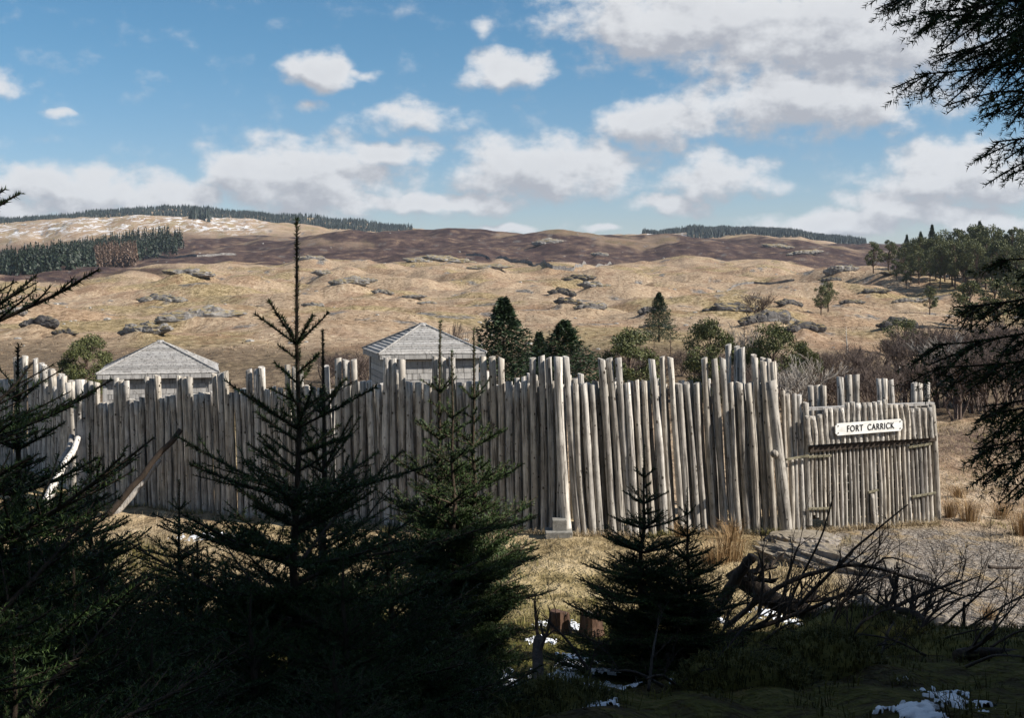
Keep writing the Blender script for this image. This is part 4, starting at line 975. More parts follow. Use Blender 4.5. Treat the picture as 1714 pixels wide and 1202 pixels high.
for k in range(50):
    t = rw.random(); u = 1505 + (k % 25) * 9.6 + rw.uniform(-5, 5); back = k // 25
    Y = 318 + back * 34 + rw.uniform(-12, 12) - (u - 1505) * .1; tall_ = np.interp(u, [1500, 1560, 1620, 1680, 1760], [408, 392, 380, 384, 388]) + rw.uniform(-4, 14) + (0 if back else 22)
    hill_tree('pine_tree', PINE[rw.randrange(6)], u, Y, tall_, 10, 'pine standing in the dense wood on the right hilltop', GW, wide=rw.uniform(.55, .8))
GS = 'spruces at the back of the hilltop wood'
for u, vt in ((1518, 391), (1541, 386), (1560, 374), (1640, 368)):
    hill_tree('spruce_tree', DSP[int(u) % 3], u, 372, vt + 2, 5, 'spruce top rising at the back of the right hilltop wood', GS, wide=.75)

# bare trees and scrub
def bare_mesh(seed, H, spread, depth, mt, thin=.016, stems=5, kids_=3):
    rg = random.Random(seed); mb = MB()
    def grow(p, d, L, r, n):
        q = p; pts = [p]
        for i in range(3):
            d = (d + Vector((rg.uniform(-.22, .22), rg.uniform(-.22, .22), rg.uniform(-.08, .16)))).normalized(); q = q + d * L / 3; pts.append(q)
        mb.tube(pts, list(np.linspace(r, max(thin * .5, r * .62), 4)), 4 if r > .03 else 3, False)
        if n <= 0: return
        for k in range(kids_ + (1 if rg.random() < .4 else 0)):
            t = rg.uniform(.35, 1); b0 = pts[1 + min(2, int(t * 3))] if t < .99 else q
            dd = (d + Vector((rg.uniform(-1, 1), rg.uniform(-1, 1), rg.uniform(-.25, .7))) * spread).normalized()
            grow(b0, dd, L * rg.uniform(.55, .8), max(thin * .5, r * .55), n - 1)
    for s in range(stems):
        a = rg.uniform(0, 6.28); d = Vector((math.cos(a) * .5 * rg.random(), math.sin(a) * .5 * rg.random(), 1)).normalized()
        grow(Vector((math.cos(a) * .15 * rg.random() * stems / 3, math.sin(a) * .15 * rg.random() * stems / 3, -.1)), d, H * .38, H * .014 + .012, depth)
    return mb.mesh('branches', mt)
SCRUB = [bare_mesh(500 + k, 4.0, .75, 4, M_twig, .018, 6) for k in range(4)]
PALE = bare_mesh(520, 4.0, .7, 4, M_twigpale, .02, 4)
LARCHS = spruce(91, [.5, .45, .42, .4, .4, .4, .4, .4], whorl=5, inter=3, l1=.15, l2=.12, e0=30, e1=-15, maxage=7, sub=False, stem=False)
larch = (needle_mesh('crown', LARCHS[0], np.random.default_rng(15), 60, .05, .010, M_larch), LARCHS[1].mesh('trunk', M_twig, True))
GB = 'bare scrub bushes in the valley'
def scrub(u, Y, vt, label, me=None, w=1.0, kind='bare_bush', group=GB):
    g_ = onland(u, Y, -.05); s = max(.2, ((VH - vt) / F * Y - g_.z) / 4.0)
    o = ob(kind, me or rs.choice(SCRUB), None, g_); o.scale = (s * w, s * w, s); o.rotation_euler = (0, 0, rs.uniform(0, 6.28))
    return tag(o, label, 'bush', group)
for k in range(64):
    u = 1235 + (k % 32) * 16.5 + rs.uniform(-9, 9); b_ = k // 32
    Y = (56 + rs.uniform(-3, 8)) if b_ == 0 else 84 + rs.uniform(-8, 14)
    vt = np.interp(u, [1235, 1350, 1450, 1560, 1714], [612, 622, 612, 585, 560]) + rs.uniform(-8, 22) if b_ == 0 else np.interp(u, [1235, 1350, 1420, 1500, 1560, 1714], [592, 590, 578, 560, 535, 535]) + rs.uniform(-8, 14)
    scrub(u, Y, vt, 'brown leafless bush in the scrub belt behind the gate', w=1.15)
for k, u in enumerate(range(840, 1240, 20)):
    scrub(u + rs.uniform(-8, 8), 78 + rs.uniform(-6, 10), 588 + rs.uniform(-14, 12), 'brown leafless bush among the trees behind the sunlit wall', w=1.2, group='bare bushes behind the sunlit wall')
for u in (545, 560, 580, 600, 618, 640):
    scrub(u, 74 + rs.uniform(-5, 5), 566 + rs.uniform(-4, 22) + abs(u - 590) * .2, 'brown leafless bush left of the right hut', w=1.5, group='bare bushes by the right hut')
scrub(1330, 52, 584, 'pale leafless tree with spreading twigs left of the gate posts', PALE, 1.3, 'bare_tree', None)
scrub(1600, 62, 548, 'pale grey leafless tree in the scrub right of the gate', PALE, 1.2, 'bare_tree', None)
scrub(1245, 70, 528, 'grey leafless larch shaped tree by the highest rear posts', PALE, .7, 'bare_tree', None)
scrub(762, 75, 536, 'small leafless tree on the slope above the right hut roof', SCRUB[0], .6, 'bare_tree', None)
scrub(1262, 165, 486, 'leafless bush in the hollow by the field wall', SCRUB[1], 1.6, 'bare_bush', None)
scrub(1600, 58, 600, 'brown bush nearest the right end of the gate', SCRUB[2], 1.5, 'bare_bush', None)
for (u, Y, vt, lab) in ((1122, 70, 556, 'brown bare larch between the two round pines'), (1246, 72, 532, 'brown bare larch left of the broad pine'), (1095, 76, 570, 'low brown larch right of the rounded pine'), (880, 72, 568, 'brown larch behind the dark spruces')):
    g_ = onland(u, Y); s = ((VH - vt) / F * Y - g_.z) / 3.4; mk_tree('larch_tree', larch, g_, (s * 1.3, s * 1.3, s), rs.uniform(0, 6), lab, 'bare larches')
def thin_birch(u, Y, v0, v1, label):
    a = onland(u, Y, -.1); b_ = at(u - 2, v1, Y); r = empty('birch_tree', a); mb = MB(); d = b_ - a
    mb.tube([(0, 0, 0), d * .4 + Vector((.05, 0, 0)), d * .8, d], [.05, .045, .03, .012], 6); mb.build('trunk', M_birchtrunk, r, True)
    mb = MB(); rg = random.Random(int(u))
    for k in range(14):
        q = d * rg.uniform(.35, .98); e = q + Vector((rg.uniform(-.5, .5), rg.uniform(-.5, .5), rg.uniform(.1, .5))); mb.tube([q, q.lerp(e, .5) + Vector((0, 0, .05)), e], [.012, .009, .005], 3, False)
    mb.build('branches', M_twig, r); tag(r, label, 'tree')
thin_birch(1418, 100, 580, 546, 'thin pale birch stem on the slope above the gate sign')
thin_birch(1508, 60, 680, 613, 'thin pale birch stem rising behind the right half of the gate')

# ---------------------------------------------------------------- plantations far off (each reads as one mass)
def cones(pts, hs, seed, wr=.2, n=5, jag=True):
    rg = np.random.default_rng(seed); m = len(pts); P_ = np.asarray(pts); hs = np.asarray(hs)
    Vs = []; 
    for tier, (z0, z1, w) in enumerate(((.05, .72, 1.0), (.45, 1.0, .62))):
        ang = rg.uniform(0, 6.28, m)[:, None] + np.arange(n)[None] * 2 * np.pi / n
        rr = hs[:, None] * wr * w * rg.uniform(.7, 1.2, (m, n))
        ring = np.stack([P_[:, None, 0] + rr * np.cos(ang), P_[:, None, 1] + rr * np.sin(ang), P_[:, None, 2] + hs[:, None] * (z0 + rg.uniform(-.05, .05, (m, n)))], 2)
        apex = np.stack([P_[:, 0], P_[:, 1], P_[:, 2] + hs * z1], 1)
        for k in range(n):
            Vs.append(np.stack([ring[:, k], ring[:, (k + 1) % n], apex], 1))
    V = np.concatenate(Vs).reshape(-1, 3)
    return V, np.arange(len(V)).reshape(-1, 3)
def ragged(pts, hs, seed, wr, n):
    rg = np.random.default_rng(seed); P_ = np.repeat(np.asarray(pts), n, 0); h = np.repeat(hs, n); m = len(h)
    t = rg.random(m) ** .8; a = rg.uniform(0, 6.28, m); r = h * wr * (1.02 - t) * (.55 + .45 * rg.random(m)); o3 = np.stack([np.cos(a), np.sin(a), np.zeros(m)], 1)
    c = P_ + o3 * r[:, None]; c[:, 2] += h * (.04 + .93 * t); s_ = h * .08 * (1.25 - .8 * t); sd = np.stack([-o3[:, 1], o3[:, 0], np.zeros(m)], 1) + rg.normal(size=(m, 3)) * .35
    up = o3 * -.45 + np.array([0, 0, 1.0]) + rg.normal(size=(m, 3)) * .2
    V = np.stack([c - sd * s_[:, None] * .55, c + sd * s_[:, None] * .55, c + up * (s_ * 1.5)[:, None]], 1).reshape(-1, 3)
    return V, np.arange(len(V)).reshape(-1, 3)
def wood(name, n, urange, yrange, accept, hr, mt, label, seed, wr=.2, leaves=0):
    rg = np.random.default_rng(seed); u = rg.uniform(*urange, n); y = rg.uniform(*yrange, n)
    ok = accept(u, y); u, y = u[ok], y[ok]; x = (u - UC) / F * y; z = ground(x, y); hs = rg.uniform(*hr, len(u)); P_ = np.stack([x, y, z - .5], 1)
    V, T = ragged(P_, hs, seed, wr, leaves) if leaves else cones(P_, hs, seed, wr, 4)
    return tag(ob(name, mesh_np(name, V, T, [mt])), label, 'wood', kind='stuff')
M_planta = needle_mat('plantation_needles', [(.2, (.010, .017, .010)), (.55, (.018, .029, .017)), (.85, (.032, .045, .024))])
M_planta_far = needle_mat('far_plantation_needles', [(.2, (.012, .018, .014)), (.55, (.019, .028, .021)), (.85, (.028, .040, .029))])
M_larchwood = needle_mat('larch_plantation_twigs', [(.2, (.07, .042, .028)), (.55, (.125, .078, .052)), (.85, (.19, .125, .085))])
ylow = lambda u: np.interp(u, [-300, 0, 60, 110, 150, 165, 230, 300], [560, 570, 590, 640, 690, 760, 830, 900])
isl = lambda u, y: (np.interp(u, [150, 165, 215, 240], [0, 1, 1, 0]) > .5) & (y < 850)
wood('conifer_plantation', 3900, (-320, 305), (555, 1080), lambda u, y: (y > ylow(u)) & ~isl(u, y) & (y < 1000 + 80 * (u > 100)), (12, 16), M_planta, 'dark conifer plantation on the slope at the left edge', 3, .17, 40)
wood('larch_plantation', 330, (155, 232), (740, 880), lambda u, y: isl(u, y), (10, 14), M_larchwood, 'brown larch strip inside the dark plantation', 4, .16, 50)
rid = lambda u: np.interp(u, [-400, 0, 100, 200, 280, 430, 660], [2230, 2230, 2230, 2230, 2200, 2150, 2150])
wood('conifer_plantation', 9500, (-420, 690), (2120, 2750), lambda u, y: (y > rid(u)), (8, 12.5), M_planta_far, 'dark forest along the crest of the far left hill', 5, .2)
wood('conifer_plantation', 6000, (1075, 1450), (2010, 2450), lambda u, y: ~((u < 1150) & (y < 2170)), (9, 13), M_planta_far, 'dark forest on the far hill right of centre', 6, .2)
wood('conifer_plantation', 40, (318, 352), (1720, 1800), lambda u, y: y > 0, (12, 20), M_planta_far, 'small dark clump of conifers on the snowy hill', 7, .2)

# ---------------------------------------------------------------- rock outcrops on the hill
def crag(seed, n=11):
    """a ragged outcrop: overlapping upright blocks along a low rise"""
    rg = np.random.default_rng(seed); Vs = []; Ts = []; off = 0
    for k in range(n):
        t = rg.uniform(-1, 1); V, T = rock_np(1, 1, 1, seed * 3 + k, 3, .28, 1.1, strat=.25)
        w = rg.uniform(.18, .42) * (1.15 - .5 * abs(t)); hgt = rg.uniform(.45, .85) * (1.05 - .7 * t * t)
        a = rg.uniform(-.4, .4); V = V * np.array([w, w * rg.uniform(.6, 1.1), hgt]); V[:, 0] += V[:, 2] * a * .3
        V = V + np.array([t * .85, rg.uniform(-.25, .35), -.2 + rg.uniform(-.15, .05)]); Vs.append(V); Ts.append(T + off); off += len(V)
    return np.concatenate(Vs), np.concatenate(Ts)
ORK = [crag(900 + 31 * k, 22 + k) for k in range(7)]
OME = [[mesh_np('rock_outcrop', V, T, [mm]) for V, T in ORK] for mm in (M_rock, M_rockdark)]
ro = random.Random(3)
for (x, y, z, a, h, sc, dk, lab) in OPOS:
    o = ob('rock_outcrop', ro.choice(OME[dk]), None, (x, y - a * sc * .28, gz(x, y - a * sc * .28) + .05 * h * sc))
    o.scale = (a * sc * 1.1, a * sc * .6, h * sc * .95); o.rotation_euler = (ro.uniform(-.1, .2), ro.uniform(-.1, .1), ro.uniform(-.3, .3))
    tag(o, lab, 'rock', 'rock outcrops on the moor')
# pale boulders strewn over the moor: too many and too small to count
rg = np.random.default_rng(8); Vb = []; Tb = []; nb_ = 0
V0, T0 = rock_np(1, 1, .7, 5, 1, .3, 1.2)
for k in range(220):
    y = math.exp(rg.uniform(math.log(110), math.log(1100))); u = rg.uniform(0, 1714); x = (u - UC) / F * y; s = rg.uniform(.10, .30) * (1 + y / 500)
    Vb.append(V0 * s * rg.uniform(.7, 1.3, 3) + np.array([x, y, gz(x, y)])); Tb.append(T0 + nb_); nb_ += len(V0)
M_boulder = rock_mat('pale_boulders', [(.3, (.18, .17, .155)), (.6, (.36, .345, .32)), (.8, (.5, .48, .45))], 1.5, .05)
tag(ob('boulders', mesh_np('boulders', np.concatenate(Vb), np.concatenate(Tb), [M_boulder])), 'pale boulders strewn over the moor', 'boulders', kind='stuff')
# drystone walls across the hill
def stone_wall(name, pts, h, label):
    P_ = []
    for i in range(len(pts) - 1):
        (u0, v0), (u1, v1) = pts[i], pts[i + 1]; (x0, y0), (x1, y1) = ray_land(u0, v0), ray_land(u1, v1)
        for t in np.linspace(0, 1, 14, endpoint=False): P_.append((x0 + (x1 - x0) * t, y0 + (y1 - y0) * t))
    mb = MB(); rg = random.Random(4); prev = None
    for (x, y) in P_:
        z = gz(x, y); hh = h * rg.uniform(.75, 1.15); w = h * .35
        ring = [(x, y - w, z - .8), (x, y - w * .6, z + hh), (x, y + w * .6, z + hh), (x, y + w, z - .8)]
        if prev: mb.add(prev + ring, [(0, 4, 5, 1), (1, 5, 6, 2), (2, 6, 7, 3)])
        prev = ring
    return tag(mb.build(name, M_rock), label, 'wall')
stone_wall('drystone_wall', [(780, 428), (815, 431), (850, 436), (890, 443), (925, 450), (960, 453), (1000, 446), (1030, 440)], 1.5, 'dark drystone wall dipping across the foot of the heather')
stone_wall('drystone_wall', [(165, 429), (240, 432), (330, 431), (400, 428)], 1.4, 'dark drystone wall below the heather at left')
stone_wall('drystone_wall', [(1200, 489), (1225, 483), (1262, 475), (1335, 470)], .6, 'dark drystone wall in the hollow right of the central knoll')

# ---------------------------------------------------------------- grass
M_tussock, nt, b = mat('tussock_grass'); r = geo(nt, 'Random Per Island'); b.inputs['Specular IOR Level'].default_value = .05
lk(nt, ramp(nt, r, [(.05, (.19, .13, .08)), (.4, (.27, .195, .125)), (.75, (.37, .28, .19)), (.98, (.48, .39, .28))]), b.inputs['Base Color'])
def blades(pts, n, h, spread, wid, seed, bend=.5, lean=None):
    rg = np.random.default_rng(seed); P_ = np.repeat(np.asarray(pts), n, 0); m = len(P_); hs = np.repeat(np.asarray(h), n) * rg.uniform(.55, 1.15, m)
    a = rg.uniform(0, 6.28, m); out = np.stack([np.cos(a), np.sin(a), np.zeros(m)], 1); r = rg.random(m) ** .7
    base = P_ + out * (spread * .35 * r)[:, None]
    if lean is not None: out = out + np.array(lean)
    mid = base + out * (hs * bend * .35 * r)[:, None] + np.array([0, 0, 1]) * (hs * .62)[:, None]
    tip = base + out * (hs * bend * (.6 + .6 * r))[:, None] + np.array([0, 0, 1]) * (hs * rg.uniform(.55, 1.0, m))[:, None]
    sd = np.cross(out, [0, 0, 1]); sd += rg.normal(size=sd.shape) * .3; sd /= np.linalg.norm(sd, axis=1)[:, None]; w = (wid * rg.uniform(.6, 1.2, m))[:, None]
    V = np.stack([base - sd * w, base + sd * w, mid + sd * w * .7, mid - sd * w * .7, tip], 1).reshape(-1, 3)
    b0 = np.arange(m)[:, None] * 5
    T = np.concatenate([b0 + np.array([0, 1, 2]), b0 + np.array([0, 2, 3]), b0 + np.array([3, 2, 4])], 0)
    return V, T
rg = np.random.default_rng(21)
def scatter(n, xr, yr, acc):
    x = rg.uniform(*xr, n); y = rg.uniform(*yr, n); k = acc(x, y) > rg.random(n); x, y = x[k], y[k]
    return np.stack([x, y, ground(x, y) - .02], 1)
pts = np.concatenate([
  scatter(4200, (-14, 13.5), (17.5, 31.5), lambda x, y: (1 - path_mask(x, y)) * sm01(fbm(x / 1.2, y / 1.2, 91, 3), -.5, .35) * (y < np.interp(x, [-14, -4, 0, 6, 8, 14], [31, 30.6, 29, 28.6, 29.6, 31.5]))),
  scatter(5200, (9.5, 24), (26, 54), lambda x, y: (1 - path_mask(x, y)) * (x > np.interp(y, [26, 31, 54], [10.6, 11.6, 13]))),
  np.concatenate([scatter(260, (0, 1), (0, 1), lambda x, y: 1 + 0 * x) * 0 + np.stack([lx, ly, ground(lx, ly) - .02], 1) for lx, ly in [(np.interp(np.linspace(0, 1, 260), [0, 1], [a0, a1]) + rg.normal(size=260) * .05, np.interp(np.linspace(0, 1, 260), [0, 1], [b0, b1]) - .22 + rg.normal(size=260) * .1) for a0, b0, a1, b1 in ((1.3, 29.0, 6.3, 29.4), (-4.4, 31.4, 1.1, 29.1), (-12.5, 35.5, -4.6, 31.5), (6.4, 29.4, 10.7, 31.0))]]),
  scatter(1500, (5, 12), (14, 30), lambda x, y: .35 * (1 - path_mask(x, y)) + .03)])
V, T = blades(pts, 7, .11 + .15 * np.random.default_rng(3).random(len(pts)) ** 1.5, .26, .006, 22, .75)
tag(ob('dead_grass', mesh_np('dead_grass', V, T, [M_grass])), 'pale dead grass around the fort and gravel path', 'grass', kind='stuff')
pts = scatter(5200, (-6, 6.5), (5, 19), lambda x, y: .25 + .75 * sm01(fbm(x / .8, y / .8, 93, 3), -.1, .4))
V, T = blades(pts, 9, .05 + .12 * np.random.default_rng(4).random(len(pts)), .22, .004, 24, .9)
tag(ob('mossy_grass', mesh_np('mossy_grass', V, T, [M_moss])), 'short mossy grass on the shaded bank', 'grass', kind='stuff')
# tussocks that roughen the open moor
n_t = 9000; yt = np.exp(rg.uniform(np.log(100), np.log(520), n_t)); xt = rg.uniform(-.46, .46, n_t) * yt; kt = fbm(xt / 18, yt / 26, 97, 3) + rg.normal(size=n_t) * .25 > -.05; xt, yt = xt[kt], yt[kt]
pt = np.stack([xt, yt, ground(xt, yt) - .05], 1); pt = np.repeat(pt, 3, 0); m_ = len(pt); ht = (.10 + .0004 * pt[:, 1]) * rg.uniform(.5, 1.3, m_); sdv = rg.normal(size=(m_, 3)) * np.array([1, 1, .1]); sdv /= np.linalg.norm(sdv, axis=1)[:, None]
V = np.stack([pt - sdv * (ht * .5)[:, None], pt + sdv * (ht * .5)[:, None], pt + np.stack([rg.normal(size=m_) * .4 * ht, rg.normal(size=m_) * .4 * ht, ht], 1)], 1).reshape(-1, 3)
tag(ob('moor_tussocks', mesh_np('moor_tussocks', V, np.arange(len(V)).reshape(-1, 3), [M_tussock])), 'tussocks of dead grass over the open moor', 'grass', kind='stuff')
def rush(u, Y, h, label, n=190, spread=.5, lean=None, mt=None):
    p = onland(u, Y, -.03); V, T = blades(np.zeros((1, 3)), n, np.array([h]), spread, .005, int(u) + 7, .55, lean)
    return tag(ob('rush_clump', mesh_np('rush_clump', V, T, [mt or M_rush]), None, p), label, 'rushes', 'brown rush clumps')
rush(1226, 28.2, .62, 'brown rush clump at the foot of the sunlit wall'); rush(1222, 25.4, .8, 'large brown rush clump below the sunlit wall', 300, .9); rush(1198, 25.0, .6, 'drooping brown rush clump left of the large clump', 220, .8)
rush(1140, 28.4, .4, 'small rush clump at the wall behind the bushy spruce'); rush(1590, 31.6, .6, 'rush clump against the right end of the gate'); rush(1622, 31.0, .75, 'tall rush clump right of the gate', 260, .7)
rush(1676, 31.5, .6, 'rush clump second from the right edge by the path'); rush(1712, 28.6, .8, 'rush clump cut by the right edge', 240, .6); rush(1604, 34.5, .5, 'rush clump behind the tall clump right of the gate')
rush(232, 23.0, 1.15, 'long pale swept grass clump in the sun below the shaded wall', 520, 1.5, (.6, -.2, 0), M_grass); rush(196, 21.0, .9, 'second pale grass clump left below the swept clump', 380, 1.2, (.4, -.2, 0), M_grass); rush(262, 25.5, .9, 'pale grass clump behind the swept clump', 340, 1.2, (.5, 0, 0), M_grass)
rush(1480, 15.6, .35, 'small tuft behind the brush pile', 160, .5, None, M_grass); rush(1655, 20.2, .3, 'small tuft on the gravel path', 120, .35)

# ---------------------------------------------------------------- stumps, mounds, brush
def stump(u, Y, r, h, label):
    rg = random.Random(int(u)); mb = MB(); n = 16; vs = []; pr_ = [rg.uniform(.88, 1.12) for _ in range(n)]; tp = [rg.uniform(-.06, .07) for _ in range(n)]
    for z, q in ((-.1, 1.35), (.04, 1.14), (h * .5, 1.0), (h, .95)):
        for k in range(n):
            a = 2 * math.pi * k / n; rr = r * q * pr_[k] * (1 + .12 * (q - 1) * math.sin(a * 4)); vs.append((rr * math.cos(a), rr * math.sin(a), z + (tp[k] if z == h else 0)))
    fs = [(i * n + k, i * n + (k + 1) % n, (i + 1) * n + (k + 1) % n, (i + 1) * n + k) for i in range(3) for k in range(n)] + [tuple(3 * n + k for k in range(n))]
    mb.add(vs, fs); root = empty('tree_stump', onland(u, Y)); mb.build('bark', M_stump, root)
    mb = MB(); mb.add([(r * .8 * pr_[k] * math.cos(2 * math.pi * k / n), r * .8 * pr_[k] * math.sin(2 * math.pi * k / n), h + tp[k] * .8 + .008) for k in range(n)], [tuple(range(n))]); mb.build('cut_face', M_greylog, root)
    tag(root, label, 'stump')
M_stump = plain_bark('stump_bark', [(.3, (.03, .018, .012)), (.55, (.09, .05, .032)), (.8, (.16, .10, .065))], 18)
stump(937, 17.6, .15, .26, 'black rotten tree stump, left of the pair'); stump(990, 17.4, .15, .33, 'reddish sawn tree stump, right of the pair')
def mound(u, Y, rx, ry, rz, seed, label, fuzz=2600):
    V, T = rock_np(rx, ry, rz, seed, 4, .2, 1.3); rg = np.random.default_rng(seed); root = empty('moss_mound', onland(u, Y, -.25 * rz))
    ob('earth', mesh_np('earth', V, T, [M_moss], None, True), root)
    i = rg.integers(0, len(T), fuzz); c = V[T[i]].mean(1) + rg.normal(size=(fuzz, 3)) * .02; c = c[c[:, 2] > -.05]
    Vf, Tf = blades(c - np.array([0, 0, .01]), 4, np.full(len(c), .07), .10, .004, seed, .9)
    o = ob('moss', mesh_np('moss', Vf, Tf, [M_moss]), root); o['kind'] = 'stuff'
    tag(root, label, 'moss mound')
mound(930, 7.3, .34, .26, .17, 31, 'mossy hummock at the bottom edge right of the snow'); mound(1385, 8.6, .34, .4, .26, 32, 'bright mossy mound below the fallen log'); mound(1460, 11.0, .85, .6, .52, 33, 'large dark mossy mound under the brush pile', 5200)
mound(1300, 11.6, .8, .5, .40, 34, 'dark mound left part of the brush pile', 4200); mound(1660, 10.4, .9, .5, .16, 35, 'low mossy bank edge at the right', 3200); mound(812, 11.6, .2, .16, .10, 36, 'small moss hummock left of the snowy slope', 1200); mound(1250, 8.0, .4, .3, .18, 37, 'dark moss hummock left of the bright mossy mound', 2400)
def stick(name, pts, r0, r1, mt, label, twigs=0, seed=0, group='dead branches of the brush pile', tl=.5, cat='branch'):
    rg = random.Random(seed + 100); pts = [Vector(p) for p in pts]; o3 = pts[0].copy(); L_ = [p - o3 for p in pts]
    # smooth the path
    fine = []
    for i in range(len(L_) - 1):
        p0 = L_[max(i - 1, 0)]; p1 = L_[i]; p2 = L_[i + 1]; p3 = L_[min(i + 2, len(L_) - 1)]
        for k in range(5):
            t = k / 5; fine.append(.5 * (2 * p1 + (p2 - p0) * t + (2 * p0 - 5 * p1 + 4 * p2 - p3) * t * t + (3 * p1 - p0 - 3 * p2 + p3) * t ** 3) + Vector((rg.uniform(-1, 1), rg.uniform(-1, 1), rg.uniform(-1, 1))) * r0 * .18)
    fine.append(L_[-1]); n = len(fine); root = empty(name, o3)
    mb = MB(); mb.tube(fine, list(np.linspace(r0, r1, n)), 8); mb.build('limb', mt, root, True)
    if twigs:
        mb = MB()
        def tw(p, d, l, r, dep):
            q = p; P2 = [p]
            for i in range(3): d = (d + Vector((rg.uniform(-.25, .25), rg.uniform(-.25, .25), rg.uniform(-.15, .25)))).normalized(); q = q + d * l / 3; P2.append(q)
            mb.tube(P2, [r, r * .85, r * .65, r * .4], 4, False)
            if dep: 
                for _ in range(3): tw(P2[rg.randint(1, 3)], (d + Vector((rg.uniform(-1, 1), rg.uniform(-1, 1), rg.uniform(-.4, .8))) * .8).normalized(), l * rg.uniform(.4, .7), r * .55, dep - 1)
        for k in range(twigs):
            i = rg.randint(1, n - 1); d = (fine[i] - fine[i - 1]).normalized(); d = (d + Vector((rg.uniform(-.8, .8), rg.uniform(-.8, .8), rg.uniform(-.1, 1.0)))).normalized()
            tw(fine[i], d, tl * rg.uniform(.5, 1.1), max(.004, (r0 + (r1 - r0) * i / n) * .5), 2)
        mb.build('twigs', mt, root)['kind'] = 'stuff'
    return tag(root, label, cat, group)
D = M_deadwood
stick('dead_branch', [at(1215, 1050, 12), at(1300, 985, 12), at(1380, 955, 12.1), at(1440, 947, 12.2), at(1540, 973, 12.3), at(1600, 995, 12.3)], .028, .010, D, 'long dead branch arching over the brush pile', 9, 1)
stick('fallen_log', [at(1205, 1010, 12.6), at(1235, 965, 12.5), at(1260, 930, 12.4)], .065, .05, D, 'broken stub rising at the left of the brush pile', 0, 2, cat='log')
stick('fallen_log', [at(1225, 955, 12.9), at(1290, 1000, 12.8), at(1400, 1045, 12.7), at(1480, 1060, 12.7)], .11, .07, D, 'thick dark fallen trunk through the brush pile', 5, 3, cat='log')
for k, (pp, r0, r1, tw_, lab) in enumerate((
  ([(1310, 1040, 12.3), (1330, 990, 12.3), (1372, 905, 12.2), (1395, 830, 12.1)], .02, .005, 5, 'tall forked twig rising in front of the gate at left'),
  ([(1330, 1020, 12.0), (1390, 960, 12.0), (1440, 910, 12.0), (1520, 845, 12.0)], .022, .006, 4, 'long curved twig rising across the middle of the gate'),
  ([(1300, 1050, 12.1), (1320, 960, 12.1), (1338, 912, 12.1)], .022, .007, 4, 'upright dead stick near the broken stub'),
  ([(1270, 1030, 11.9), (1278, 960, 11.9), (1268, 922, 11.9)], .018, .006, 3, 'thin upright stick just right of the broken stub'),
  ([(1380, 1060, 11.8), (1470, 1030, 11.8), (1545, 995, 11.8), (1608, 972, 11.8)], .03, .010, 6, 'dead branch pointing right, upper of two'),
  ([(1440, 1075, 11.6), (1540, 1070, 11.6), (1600, 1030, 11.6), (1672, 966, 11.5)], .024, .007, 2, 'dead branch pointing right, lower and longest of two'),
  ([(1612, 1100, 11.4), (1613, 1050, 11.4), (1614, 1008, 11.4)], .024, .012, 1, 'short upright dead stem at the right of the brush pile'),
  ([(1560, 1062, 11.6), (1590, 1060, 11.6), (1612, 1058, 11.6)], .018, .012, 0, 'short level stick joining the upright dead stem'),
  ([(1350, 1065, 12.4), (1420, 1000, 12.4), (1480, 935, 12.4), (1545, 955, 12.4)], .016, .005, 4, 'thin bent twig over the right half of the brush pile'),
  ([(1240, 1060, 11.7), (1330, 1030, 11.7), (1400, 1000, 11.7), (1450, 985, 11.7)], .026, .010, 8, 'twiggy branch in the heart of the brush pile'),
  ([(1330, 1075, 11.5), (1420, 1050, 11.5), (1500, 1000, 11.5)], .026, .008, 8, 'twiggy branch low in the brush pile'),
  ([(1290, 1010, 12.6), (1370, 1005, 12.6), (1460, 990, 12.6)], .024, .008, 9, 'twiggy branch at the back of the brush pile'),
  ([(1520, 1095, 11.2), (1540, 1040, 11.2), (1500, 1022, 11.3)], .06, .03, 3, 'hooked root at the right end of the brush pile'),
  ([(1530, 1030, 11.25), (1555, 1060, 11.25), (1560, 1100, 11.25)], .05, .03, 2, 'root arch beside the hooked root'))):
    stick('dead_branch', [at(*q) for q in pp], r0, r1, D, lab, tw_, 20 + k, tl=.16 if k < 2 else .40)
stick('fallen_log', [at(1250, 1140, 8.9), at(1350, 1131, 9.0), at(1430, 1124, 9.1)], .065, .055, M_stump, 'reddish fallen log below the brush pile', 0, 51, cat='log')
stick('fallen_log', [at(1400, 1122, 9.4), at(1470, 1118, 9.5), at(1528, 1118, 9.6)], .06, .05, M_moss, 'mossy fallen log right of the reddish log', 0, 52, cat='log')
stick('fallen_log', [at(1600, 1098, 9.6), at(1660, 1096, 9.7), at(1760, 1098, 9.8)], .05, .05, M_deadwood, 'dark log along the bank at the right edge', 2, 53, cat='log')
stick('fallen_log', [at(1655, 949, 21.5), at(1680, 951, 21.6), at(1712, 950, 21.7)], .032, .02, D, 'short dark log lying on the path at the right', 0, 54, cat='log')
stick('dead_branch', [onland(905, 7.6, 0), onland(900, 8.3, .1), onland(902, 9.0, .34)], .06, .035, D, 'dark dead stub between the two snow patches', 3, 55, tl=.25, group='dead sticks on the bank')
rq = random.Random(88)
WH = ['left', 'middle', 'right']
for k in range(12):
    u = 1180 + k * 40 + rq.uniform(-15, 15); Y = rq.uniform(10.6, 12.4); v = rq.uniform(1035, 1085); a = rq.uniform(-.5, .5)
    p = [(u, v + 20, Y), (u + 45 + rq.uniform(-30, 30), v - 25 + rq.uniform(-15, 15), Y + .1), (u + 110 + rq.uniform(-50, 40), v - rq.uniform(20, 95), Y + .2)]
    stick('dead_branch', [at(*q) for q in p], .016, .005, D, 'thin tangled dead branch in the %s of the brush pile' % WH[k // 4], 9, 140 + k, 'thin branches of the brush pile', .45)
rk = random.Random(61)
